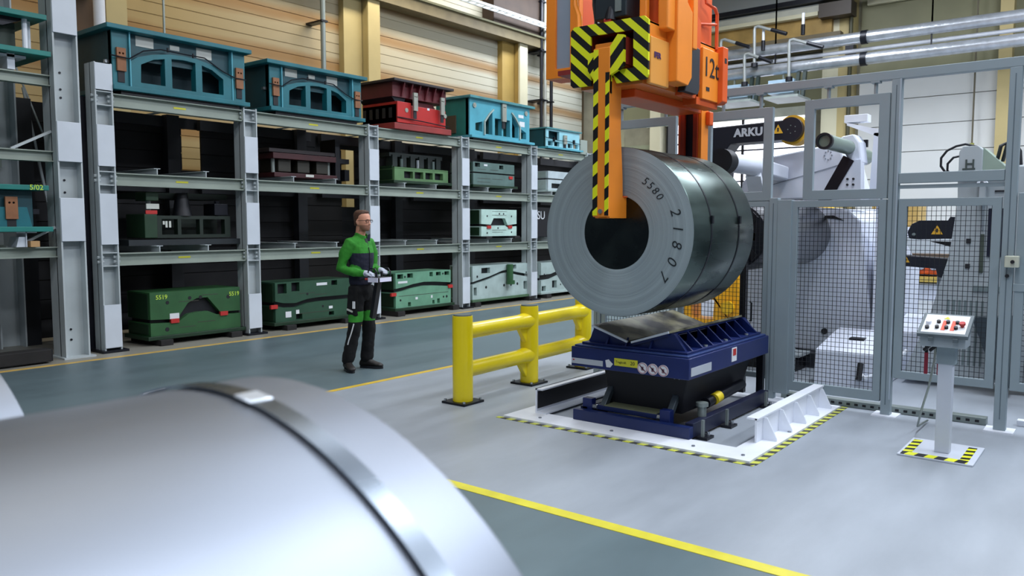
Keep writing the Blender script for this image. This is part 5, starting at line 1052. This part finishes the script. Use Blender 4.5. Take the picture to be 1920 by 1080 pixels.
# clutter of machines seen between uncoiler and straightener
t = thing('clamp_arm', 'upper black sheet clamp arm with a yellow warning triangle', 'machine arm', (9.8, 1.7, 1.6), 'black clamp arms')
MB().plate([[(2.02, 1.57), (1.98, 1.66), (1.90, 1.70), (1.62, 1.70), (1.60, 1.74), (1.30, 1.72), (1.30, 1.50), (1.65, 1.50), (1.90, 1.49), (2.0, 1.50)]], 'x', 9.75, 9.95).build('arm', bk, t, 0.01, smooth=False)
tri(t, 9.74, 1.72, 1.59, 0.06); MB().plate([[(1.8, 1.47), (1.3, 1.46), (1.3, 1.32), (1.55, 1.40)]], 'x', 9.8, 9.9).build('lower_jaw', black, t, smooth=False)
MB().cyl((9.73, 1.95, 1.545), (9.75, 1.95, 1.545), 0.018, 12).build('pivot_pin', cgrey, t)
t = thing('clamp_arm', 'lower black sheet clamp arm, straight, below the other one', 'machine arm', (9.8, 1.7, 1.25), 'black clamp arms')
MB().plate([[(2.08, 1.31), (1.3, 1.27), (1.3, 1.02), (1.70, 1.08), (1.72, 1.17), (2.08, 1.19)]], 'x', 9.75, 9.95).build('arm', bk, t, 0.01, smooth=False)
tri(t, 9.74, 2.02, 1.26, 0.04)
for y in (1.60, 1.70): MB().box(9.85, 9.95, y-0.02, y+0.02, 0.0, 1.2).build('support_leg', mgrey, t)
t = thing('roller_table', 'white roller table with orange and yellow covers, far behind the clamp arms', 'machine', (12.3, 2.4, 0))
B('bed', 12.0, 13.0, 1.9, 2.85, 0.62, 0.86, mwhite, t, 0.02); B('orange_cover', 12.0, 12.6, 2.05, 2.85, 0.98, 1.20, mat('crane_red_orange_paint', 'd8501a'), t, 0.02)
B('yellow_tray', 11.9, 12.6, 2.05, 2.85, 0.88, 0.95, mat('ochre_tray', 'b39a4a', 0.5), t); B('brown_rail', 11.95, 12.2, 1.95, 2.85, 1.20, 1.26, mat('brown_rail', '5a4a3a', 0.5), t)
for k in range(5): MB().cyl((11.93, 2.13+k*0.16, 1.09), (12.0, 2.13+k*0.16, 1.09), 0.05, 12).build('roller', chrome, t)
for y in (2.0, 2.7): B('leg', 12.1, 12.3, y, y+0.12, 0, 0.62, mgrey, t)
t = thing('stacked_cartons', 'yellow brown cartons and white sheets far behind the clamp arms', 'cartons', (14, 2.8, 1.5))
B('carton', 14.0, 14.6, 2.75, 3.45, 1.62, 2.05, mat('carton', 'b89a58', 0.6, 0, 0.1), t, 0.01); B('white_sheet', 14.0, 14.6, 1.6, 3.6, 1.45, 1.62, mwhite, t, 0.01); B('shelf_board', 13.9, 14.8, 1.4, 4.2, 0.9, 0.96, mwhite, t, 0.01)
for y in (1.5, 4.1): B('leg', 14.1, 14.2, y, y+0.08, 0, 0.9, mgrey, t)
B('white_crate', 14.0, 14.6, 1.6, 3.7, 0.96, 1.44, mgrey, t, 0.01)
t = thing('yellow_cabinet', 'yellow lidded unit behind the top edge of the gate mesh', 'cabinet', (12.5, 4.1, 1.2))
B('body', 12.4, 12.9, 3.75, 4.35, 0.0, 1.70, mgrey, t, 0.01); B('cover', 12.35, 12.9, 3.72, 4.38, 1.70, 1.93, mat('cabinet_yellow', 'e3b51c', 0.45), t, 0.02)
B('white_unit', 12.4, 12.9, 2.9, 3.6, 0, 1.88, mwhite, t, 0.01)
# yellow robot base seen under the coil
ry = mat('robot_yellow', 'e8a816', 0.4)
t = thing('yellow_stand', 'yellow angular machine stand seen under the coil through the mesh', 'machine', (11.5, 5.2, 0))
MB().plate([[(5.5, 0.0), (4.55, 0.0), (4.6, 0.95), (4.85, 1.0), (5.05, 0.62), (5.6, 0.62)], [(5.35, 0.22), (5.0, 0.22), (4.98, 0.52), (5.37, 0.52)]], 'x', 11.3, 11.7).build('frame', ry, t, 0.02, smooth=False)
MB().cyl((11.25, 4.75, 0.42), (11.3, 4.75, 0.42), 0.1, 18).build('hub', mat('cabinet_yellow', 'e3b51c'), t)
t = thing('white_cabinet', 'white cabinet behind the yellow stand under the coil', 'cabinet', (13.5, 5.8, 0))
B('body', 13.3, 13.9, 4.6, 6.4, 0, 1.35, mwhite, t, 0.02); B('door', 13.28, 13.3, 5.2, 5.9, 0.1, 1.2, mat('door_white', 'e6e9f0', 0.4), t, 0.01)

# ================================================================== PERSON
P0 = Vector((6.02, 6.90, 0)); HEAD = math.atan2(-0.989, 0.142)
def vtube(mb, pts, rad, n=16, cap=True):
    """round limb with a radius per point, rounded ends"""
    P = [Vector(p) for p in pts]; rings = []; prev = None; N = len(P)
    seq = []
    d0 = (P[1]-P[0]).normalized(); d1 = (P[-1]-P[-2]).normalized()
    for k in (1, 2): seq.append((P[0]-d0*rad[0]*math.cos(k*PI/6)*0.9, rad[0]*math.sin(k*PI/6), d0))
    for i, p in enumerate(P):
        d = (P[min(i+1, N-1)]-P[max(i-1, 0)]).normalized(); seq.append((p, rad[i], d))
    for k in (2, 1): seq.append((P[-1]+d1*rad[-1]*math.cos(k*PI/6)*0.9, rad[-1]*math.sin(k*PI/6), d1))
    for p, r, d in seq:
        u = d.orthogonal() if prev is None else prev-d*prev.dot(d); u.normalize(); prev = u; w = d.cross(u)
        rings.append([p+(u*math.cos(2*PI*k/n)+w*math.sin(2*PI*k/n))*r for k in range(n)])
    vs = [v for q in rings for v in q]; m_ = len(rings)
    fs = [(i*n+k, i*n+(k+1) % n, (i+1)*n+(k+1) % n, (i+1)*n+k) for i in range(m_-1) for k in range(n)]
    fs += [tuple(range(n))[::-1], tuple(range((m_-1)*n, m_*n))]
    return mb.add(vs, fs)
def eloft(mb, rings, n=24):
    """stack of horizontal ellipses (z, cx, cy, rx, ry)"""
    vs = []
    for z, cx, cy, a, b in rings: vs += [(cx+a*math.cos(2*PI*k/n), cy+b*math.sin(2*PI*k/n), z) for k in range(n)]
    m_ = len(rings)
    fs = [(i*n+k, i*n+(k+1) % n, (i+1)*n+(k+1) % n, (i+1)*n+k) for i in range(m_-1) for k in range(n)]
    fs += [tuple(range(n))[::-1], tuple(range((m_-1)*n, m_*n))]
    return mb.add(vs, fs)
def fuse(mb, name, mats, parent, voxel=0.01, smooth=4, disp=0.0, dscale=0.12, pick=None, sub=0):
    """join the overlapping solids into one continuous skin"""
    me = bpy.data.meshes.new(name); me.from_pydata([Vector(v) for v in mb.v], [], mb.f)
    bm = bmesh.new(); bm.from_mesh(me); bmesh.ops.recalc_face_normals(bm, faces=bm.faces); bm.to_mesh(me); bm.free()
    o = bpy.data.objects.new(name, me); COL.objects.link(o)
    r = o.modifiers.new('r', 'REMESH'); r.mode = 'VOXEL'; r.voxel_size = voxel
    s = o.modifiers.new('s', 'SMOOTH'); s.iterations = smooth; s.factor = 0.6
    if disp:
        tx = bpy.data.textures.new(name+'_folds', 'CLOUDS'); tx.noise_scale = dscale
        d = o.modifiers.new('d', 'DISPLACE'); d.texture = tx; d.strength = disp; d.mid_level = 0.5
    bpy.context.view_layer.update()
    out = bpy.data.meshes.new_from_object(o.evaluated_get(bpy.context.evaluated_depsgraph_get()))
    bpy.data.objects.remove(o); bpy.data.meshes.remove(me)
    out.name = name; out.materials.clear()
    for m_ in mats: out.materials.append(m_)
    for p in out.polygons:
        p.use_smooth = True
        if pick: p.material_index = pick(p.center)
    o = bpy.data.objects.new(name, out); COL.objects.link(o); o.parent = parent
    return o
def lobj(mb, name, m, parent, bevel=0.0, smooth=True):
    """part in the person's own frame"""
    o = bpy.data.objects.new(name, mb.mesh(name, m, smooth=smooth)); COL.objects.link(o); o.parent = parent
    if bevel: b = o.modifiers.new('bevel', 'BEVEL'); b.width = bevel; b.segments = 2
    return o
skin = mat('skin', 'c98f74', 0.55, 0, 0.05, 10); stub = mat('stubble_skin', '8f6450', 0.6, 0, 0.1, 60)
fleece = mat('green_fleece', '2a8020', 0.85, 0, 0.12, 30, bump=0.4, bscale=180); nvf = mat('navy_fleece', '10142a', 0.85, 0, 0.1, 30, bump=0.3, bscale=150)
trs = mat('black_work_cloth', '040509', 0.95, 0, 0.15, 12); gcl = mat('green_cloth', '2f8a26', 0.8, 0, 0.1, 20); glove_m = mat('glove_grey_white', 'b9bfcc', 0.8, 0, 0.1, 25)
person = thing('person', 'person in green and navy fleece jacket and dark work trousers, holding a crane remote', 'person', P0); person.rotation_euler = (0, 0, HEAD)
hipR, hipL = (0, -0.085, 0.90), (0, 0.085, 0.90)
kneeR, kneeL = (0.0, -0.115, 0.50), (0.03, 0.095, 0.50)
ankR, ankL = (-0.10, -0.13, 0.10), (-0.03, 0.12, 0.10)
shR, shL = (-0.01, -0.150, 1.45), (-0.01, 0.150, 1.45)
elR, elL = (-0.10, -0.215, 1.17), (-0.0, 0.215, 1.17)
wrR, wrL = (0.18, -0.135, 1.115), (0.215, 0.085, 1.14)
HX = 0.035   # head sits a little forward of the spine
b = MB()
eloft(b, [(0.84, 0, 0, 0.07, 0.11), (0.92, 0, 0, 0.085, 0.125), (1.05, 0.0, 0, 0.08, 0.115), (1.2, 0.0, 0, 0.09, 0.125), (1.36, 0.0, 0, 0.095, 0.13), (1.44, 0.0, 0, 0.075, 0.11), (1.50, 0, 0, 0.05, 0.07)])
vtube(b, [(-0.01, 0, 1.42), (0.0, 0, 1.52), (HX-0.015, 0, 1.64)], [0.06, 0.056, 0.056])
for s, e, w in ((shR, elR, wrR), (shL, elL, wrL)): vtube(b, [s, e, w], [0.045, 0.037, 0.026])
for h_, k_, a_ in ((hipR, kneeR, ankR), (hipL, kneeL, ankL)): vtube(b, [h_, k_, a_], [0.075, 0.05, 0.036])
hd = [(1.583, 0.050, 0.028, 0.026), (1.592, 0.046, 0.044, 0.040), (1.612, 0.040, 0.058, 0.052), (1.635, 0.027, 0.073, 0.060), (1.66, 0.017, 0.083, 0.066), (1.69, 0.008, 0.090, 0.071),
      (1.715, 0.004, 0.094, 0.074), (1.745, 0.0, 0.095, 0.075), (1.77, -0.003, 0.088, 0.070), (1.79, -0.006, 0.070, 0.056), (1.803, -0.008, 0.045, 0.036)]
eloft(b, [(z, cx+HX, 0, a, c) for z, cx, a, c in hd], 32)
b.hexa([(HX+0.085, -0.016, 1.652), (HX+0.120, -0.010, 1.655), (HX+0.120, 0.010, 1.655), (HX+0.085, 0.016, 1.652), (HX+0.085, -0.008, 1.71), (HX+0.102, -0.006, 1.705), (HX+0.102, 0.006, 1.705), (HX+0.085, 0.008, 1.71)])
vtube(b, [(HX+0.088, -0.03, 1.712), (HX+0.097, -0.012, 1.715), (HX+0.097, 0.012, 1.715), (HX+0.088, 0.03, 1.712)], [0.007, 0.008, 0.008, 0.007], 8)
vtube(b, [(HX+0.088, -0.018, 1.628), (HX+0.1, 0, 1.630), (HX+0.088, 0.018, 1.628)], [0.006, 0.008, 0.006], 8)
vtube(b, [(HX+0.06, -0.01, 1.595), (HX+0.085, 0, 1.60), (HX+0.06, 0.01, 1.595)], [0.014, 0.016, 0.014], 8)
for s in (-1, 1): vtube(b, [(HX-0.008, s*0.073, 1.655), (HX-0.012, s*0.079, 1.685), (HX-0.006, s*0.077, 1.70)], [0.009, 0.014, 0.011], 8)
def pk(c):
    x, y, z = c
    if z > 1.575 and z < 1.648 and x > HX-0.01 + (z-1.58)*0.3: return 1
    return 0
fuse(b, 'body', [skin, stub], person, 0.0065, 3, pick=pk)
hr = MB(); eloft(hr, [(1.64, HX-0.055, 0, 0.040, 0.052), (1.67, HX-0.035, 0, 0.060, 0.069), (1.70, HX-0.028, 0, 0.069, 0.0765), (1.73, HX-0.026, 0, 0.074, 0.081), (1.757, HX-0.022, 0, 0.083, 0.081),
      (1.785, HX-0.010, 0, 0.092, 0.074), (1.805, HX-0.004, 0, 0.084, 0.06), (1.818, HX-0.01, 0, 0.05, 0.036)], 32)
fuse(hr, 'hair', [mat('brown_hair', '4a2f20', 0.6, 0, 0.2, 40)], person, 0.006, 2, 0.006, 0.02)
for s in (-1, 1): lobj(MB().lathe([(0, 0.0), (0.001, 0.008), (0.004, 0.009)], (HX+0.084, s*0.031, 1.694), 12, ax='x'), 'eye', mat('dark_eye', '1b1412', 0.3, 0, 0), person)
g = MB()
for s in (-1, 1):
    ring = [(HX+0.102-abs(math.cos(a))*0.0, s*0.033+0.027*math.cos(a), 1.694+0.017*math.sin(a)) for a in [k*PI/8 for k in range(17)]]
    g.tube(ring, 0.0022, 6); g.tube([(HX+0.10, s*0.06, 1.70), (HX+0.06, s*0.080, 1.70), (HX-0.015, s*0.084, 1.697)], 0.0025, 6)
g.tube([(HX+0.103, -0.008, 1.70), (HX+0.108, 0, 1.703), (HX+0.103, 0.008, 1.70)], 0.002, 6)
gl = lobj(g, 'glasses', black, person)
gm = bpy.data.materials.new('lens_glass'); gm.use_nodes = True; bb = gm.node_tree.nodes['Principled BSDF']; bb.inputs['Transmission Weight'].default_value = 1; bb.inputs['Roughness'].default_value = 0.03; bb.inputs['IOR'].default_value = 1.1
for s in (-1, 1): lobj(MB().cyl((HX+0.1015, s*0.033, 1.694), (HX+0.1025, s*0.033, 1.694), 0.018, 20), 'lens', gm, gl)
# jacket
j = MB()
eloft(j, [(0.98, 0.0, 0, 0.110, 0.143), (1.02, 0.0, 0, 0.116, 0.150), (1.10, 0.005, 0, 0.120, 0.148), (1.2, 0.01, 0, 0.124, 0.152), (1.32, 0.01, 0, 0.126, 0.160), (1.40, 0.0, 0, 0.118, 0.160), (1.46, -0.005, 0, 0.102, 0.140), (1.50, -0.005, 0, 0.085, 0.10), (1.53, 0.0, 0, 0.07, 0.075)])
vtube(j, [(shR[0], -0.09, 1.455), shR, (-0.06, -0.195, 1.33), elR, (0.04, -0.185, 1.13), (0.165, -0.14, 1.115)], [0.065, 0.072, 0.064, 0.058, 0.052, 0.041])
vtube(j, [(shL[0], 0.09, 1.455), shL, (0.0, 0.20, 1.33), elL, (0.10, 0.16, 1.14), (0.20, 0.09, 1.138)], [0.065, 0.072, 0.064, 0.058, 0.052, 0.041])
def pj(c):
    x, y, z = c
    if abs(y) > 0.162 or (z < 1.2 and abs(y) > 0.12 and x > 0.15): return 0
    # distance to forearms keeps sleeves green in front of the body
    for e_, w_ in ((Vector(elR), Vector(wrR)), (Vector(elL), Vector(wrL))):
        d = w_-e_; t_ = max(0, min(1, (c-e_).dot(d)/d.dot(d)))
        if (c-(e_+d*t_)).length < 0.068: return 0
    if z > 1.335: return 0
    return 1
jk = fuse(j, 'jacket', [fleece, nvf], person, 0.009, 3, 0.022, 0.09, pick=pj)
cl = MB(); vs = []; N = 28
for (z, a, bb_, sh) in ((1.465, 0.088, 0.098, 0.0), (1.51, 0.074, 0.078, 0.01), (1.56, 0.072, 0.072, 0.018), (1.563, 0.064, 0.064, 0.018), (1.51, 0.062, 0.064, 0.01)):
    vs += [(sh+a*math.cos(th), bb_*math.sin(th), z-0.035*max(0, math.cos(th))) for th in [0.28+k*(2*PI-0.56)/N for k in range(N+1)]]
n1 = N+1; cl.add(vs, [(r_*n1+k, r_*n1+k+1, (r_+1)*n1+k+1, (r_+1)*n1+k) for r_ in range(4) for k in range(N)])
co = lobj(cl, 'collar', fleece, jk)
lobj(MB().hexa([(0.085, 0.02, 1.465), (0.10, 0.055, 1.47), (0.085, 0.06, 1.47), (0.07, 0.03, 1.465), (0.08, 0.025, 1.535), (0.10, 0.06, 1.55), (0.088, 0.066, 1.55), (0.07, 0.035, 1.535)]), 'collar_lining', nvf, jk, 0.004)
lobj(MB().hexa([(0.120, -0.010, 1.36), (0.122, 0.010, 1.36), (0.115, 0.010, 1.36), (0.115, -0.010, 1.36), (0.085, -0.022, 1.50), (0.085, 0.022, 1.50), (0.07, 0.022, 1.50), (0.07, -0.022, 1.50)]), 'undershirt', black, jk)
zp = MB().tube([(0.122, 0, 1.0), (0.129, 0, 1.10), (0.138, 0, 1.22), (0.138, 0, 1.33), (0.122, 0, 1.40)], 0.005, 6)
lobj(zp, 'zip', black, jk)
# trousers
t_ = MB()
eloft(t_, [(0.80, 0, 0, 0.09, 0.142), (0.88, 0.0, 0, 0.108, 0.152), (0.98, 0.0, 0, 0.103, 0.140), (1.02, 0, 0, 0.098, 0.135)])
vtube(t_, [hipR, (0.01, -0.10, 0.70), kneeR, (-0.05, -0.12, 0.30), (-0.095, -0.13, 0.13)], [0.092, 0.086, 0.074, 0.071, 0.074])
vtube(t_, [hipL, (0.02, 0.095, 0.70), kneeL, (0.0, 0.11, 0.30), (-0.03, 0.12, 0.13)], [0.092, 0.086, 0.074, 0.071, 0.074])
def pt(c):
    x, y, z = c
    if 0.565 < z < 0.665 + 0.25*(x): return 1
    return 0
tr = fuse(t_, 'trousers', [trs, gcl], person, 0.010, 3, 0.025, 0.10, pick=pt)
lobj(MB().tube([(0.045, -0.180, 0.55), (0.02, -0.193, 0.45), (-0.02, -0.194, 0.36), (-0.035, -0.196, 0.31)], 0.007, 6), 'reflective_stripe', label_white, tr)
for s in (-1, 1):
    hp = MB().hexa([(-0.06, s*0.11, 0.65), (0.08, s*0.10, 0.63), (0.08, s*0.185, 0.63), (-0.06, s*0.195, 0.65), (-0.05, s*0.10, 0.97), (0.07, s*0.09, 0.97), (0.07, s*0.155, 0.97), (-0.05, s*0.165, 0.97)])
    ho = lobj(hp, 'holster_pocket', trs, tr, 0.02)
lobj(MB().hexa([(0.035, -0.190, 0.72), (0.065, -0.188, 0.72), (0.065, -0.17, 0.72), (0.035, -0.17, 0.72), (0.03, -0.181, 0.80), (0.06, -0.179, 0.80), (0.06, -0.16, 0.80), (0.03, -0.16, 0.80)]), 'white_tag', label_white, tr)
lobj(MB().bar((-0.04, -0.196, 0.71), (0.04, -0.193, 0.685), 0.006, 0.02), 'reflective_patch', label_grey, tr)
# boots
def boot(a, ang):
    q = MB(); sec = [(-0.085, 0.030, 0.055), (-0.07, 0.038, 0.085), (-0.03, 0.042, 0.115), (0.03, 0.044, 0.110), (0.08, 0.046, 0.075), (0.13, 0.050, 0.055), (0.175, 0.044, 0.045), (0.20, 0.025, 0.030)]
    n = 14; c_, s_ = math.cos(ang), math.sin(ang); vs = []
    for (u, w, h) in sec:
        for k in range(n):
            th = 2*PI*k/n; yy = w*math.cos(th); zz = 0.02+h/2+h/2*math.sin(th)
            vs.append((a[0]+u*c_-yy*s_, a[1]+u*s_+yy*c_, zz))
    m_ = len(sec); q.add(vs, [(i*n+k, i*n+(k+1) % n, (i+1)*n+(k+1) % n, (i+1)*n+k) for i in range(m_-1) for k in range(n)]+[tuple(range(n))[::-1], tuple(range((m_-1)*n, m_*n))])
    vtube(q, [(a[0]-0.02*c_, a[1]-0.02*s_, 0.07), (a[0]-0.01*c_, a[1], 0.17)], [0.045, 0.048])
    o = fuse(q, 'boot', [mat('dark_boot', '17120f', 0.6, 0, 0.15, 20)], person, 0.007, 3)
    so = []
    for k in range(20):
        th = 2*PI*k/20; u = 0.058+0.148*math.cos(th); yy = 0.050*math.sin(th)*(1 if math.cos(th) > 0 else 0.85); so.append((a[0]+u*c_-yy*s_, a[1]+u*s_+yy*c_))
    lobj(MB().plate([so], 'z', 0.0, 0.03), 'sole', black, o)
boot((-0.10, -0.13), math.radians(-32)); boot((-0.03, 0.12), math.radians(14))
# gloves with fingers closed on the remote's handles
def glove(w, side):
    q = MB(); w = Vector(w); d = Vector((0.9, 0.25*side, -0.1)).normalized(); up = Vector((0, 0, 1)); lat = d.cross(up).normalized()
    vtube(q, [w-d*0.02, w+d*0.02, w+d*0.055], [0.033, 0.036, 0.032])
    for i, (f_, L_) in enumerate(((-1.35, 0.9), (-0.45, 1.0), (0.45, 0.95), (1.3, 0.78))):
        b0 = w+d*0.06+lat*f_*0.017+Vector((0, 0, 0.008)); p1 = b0+d*0.034*L_+Vector((0, 0, -0.004)); p2 = p1+d*0.012*L_+Vector((0, 0, -0.026*L_)); p3 = p2-d*0.016*L_+Vector((0, 0, -0.014))
        vtube(q, [b0-d*0.02, b0, p1, p2, p3], [0.011, 0.011, 0.0105, 0.010, 0.0085], 10)
    th = w+d*0.02-lat*side*-0.028; vtube(q, [th, th+d*0.03+lat*side*0.012+Vector((0, 0, -0.008)), th+d*0.058-lat*side*0.004+Vector((0, 0, -0.018))], [0.014, 0.012, 0.010], 10)
    o = fuse(q, 'glove', [glove_m], person, 0.0045, 2)
    return o, w, d
gR, w_, d_ = glove(wrR, 1); glove(wrL, -1)
lobj(MB().cyl(w_+d_*0.03+Vector((-0.0, -0.036, 0.0)), w_+d_*0.03+Vector((-0.0, -0.041, 0.0)), 0.010, 12), 'blue_dot', mat('blue_print', '27409c', 0.5, 0, 0), gR)
# remote control on its waist frame
rem = thing('crane_remote', 'black crane remote with white label plate, held at the waist of the person', 'remote control', P0); rem.rotation_euler = (0, 0, HEAD)
cx, cz = 0.285, 1.055
lobj(MB().box(cx-0.055, cx+0.095, -0.15, 0.09, cz-0.035, cz+0.02), 'housing', mat('remote_black', '16161c', 0.5, 0, 0.05), rem, 0.008)
lobj(MB().box(cx+0.096, cx+0.099, -0.13, 0.07, cz-0.03, cz+0.015), 'label_plate', mat('pale_lilac_label', 'dcdcf0', 0.4, 0, 0.02), rem)
lobj(MB().box(cx-0.045, cx+0.088, -0.160, -0.151, cz-0.033, cz+0.017), 'side_label', mat('pale_lilac_label', 'cfd0e2'), rem)
for y in (-0.145, 0.085): lobj(MB().tube([(cx-0.05, y, cz+0.01), (cx-0.05, y, cz+0.09), (cx-0.02, y, cz+0.115), (cx+0.04, y, cz+0.115), (cx+0.07, y, cz+0.08), (cx+0.07, y, cz-0.02)], 0.008, 8), 'guard_hoop', black_steel, rem)
for y in (-0.08, 0.02): lobj(MB().cyl((cx, y, cz+0.02), (cx, y, cz+0.06), 0.008, 8).cyl((cx, y, cz+0.055), (cx, y, cz+0.075), 0.014, 10), 'joystick', black, rem)
lobj(MB().cyl((cx-0.058, -0.145, cz-0.0), (cx-0.085, -0.16, cz-0.0), 0.012, 10), 'stop_button', red_paint, rem)
for y in (-0.13, 0.07): lobj(MB().tube([(cx-0.05, y, cz), (0.18, y*1.1, cz+0.0), (0.12, y*1.2, cz-0.01)], 0.009, 8), 'waist_strap', black, rem)
lobj(MB().hexa([(0.16, -0.05, 0.62), (0.20, -0.05, 0.60), (0.20, 0.02, 0.60), (0.16, 0.02, 0.62), (0.24, -0.05, 1.02), (0.29, -0.05, 1.02), (0.29, 0.02, 1.02), (0.24, 0.02, 1.02)]), 'hanging_strap', black, rem)
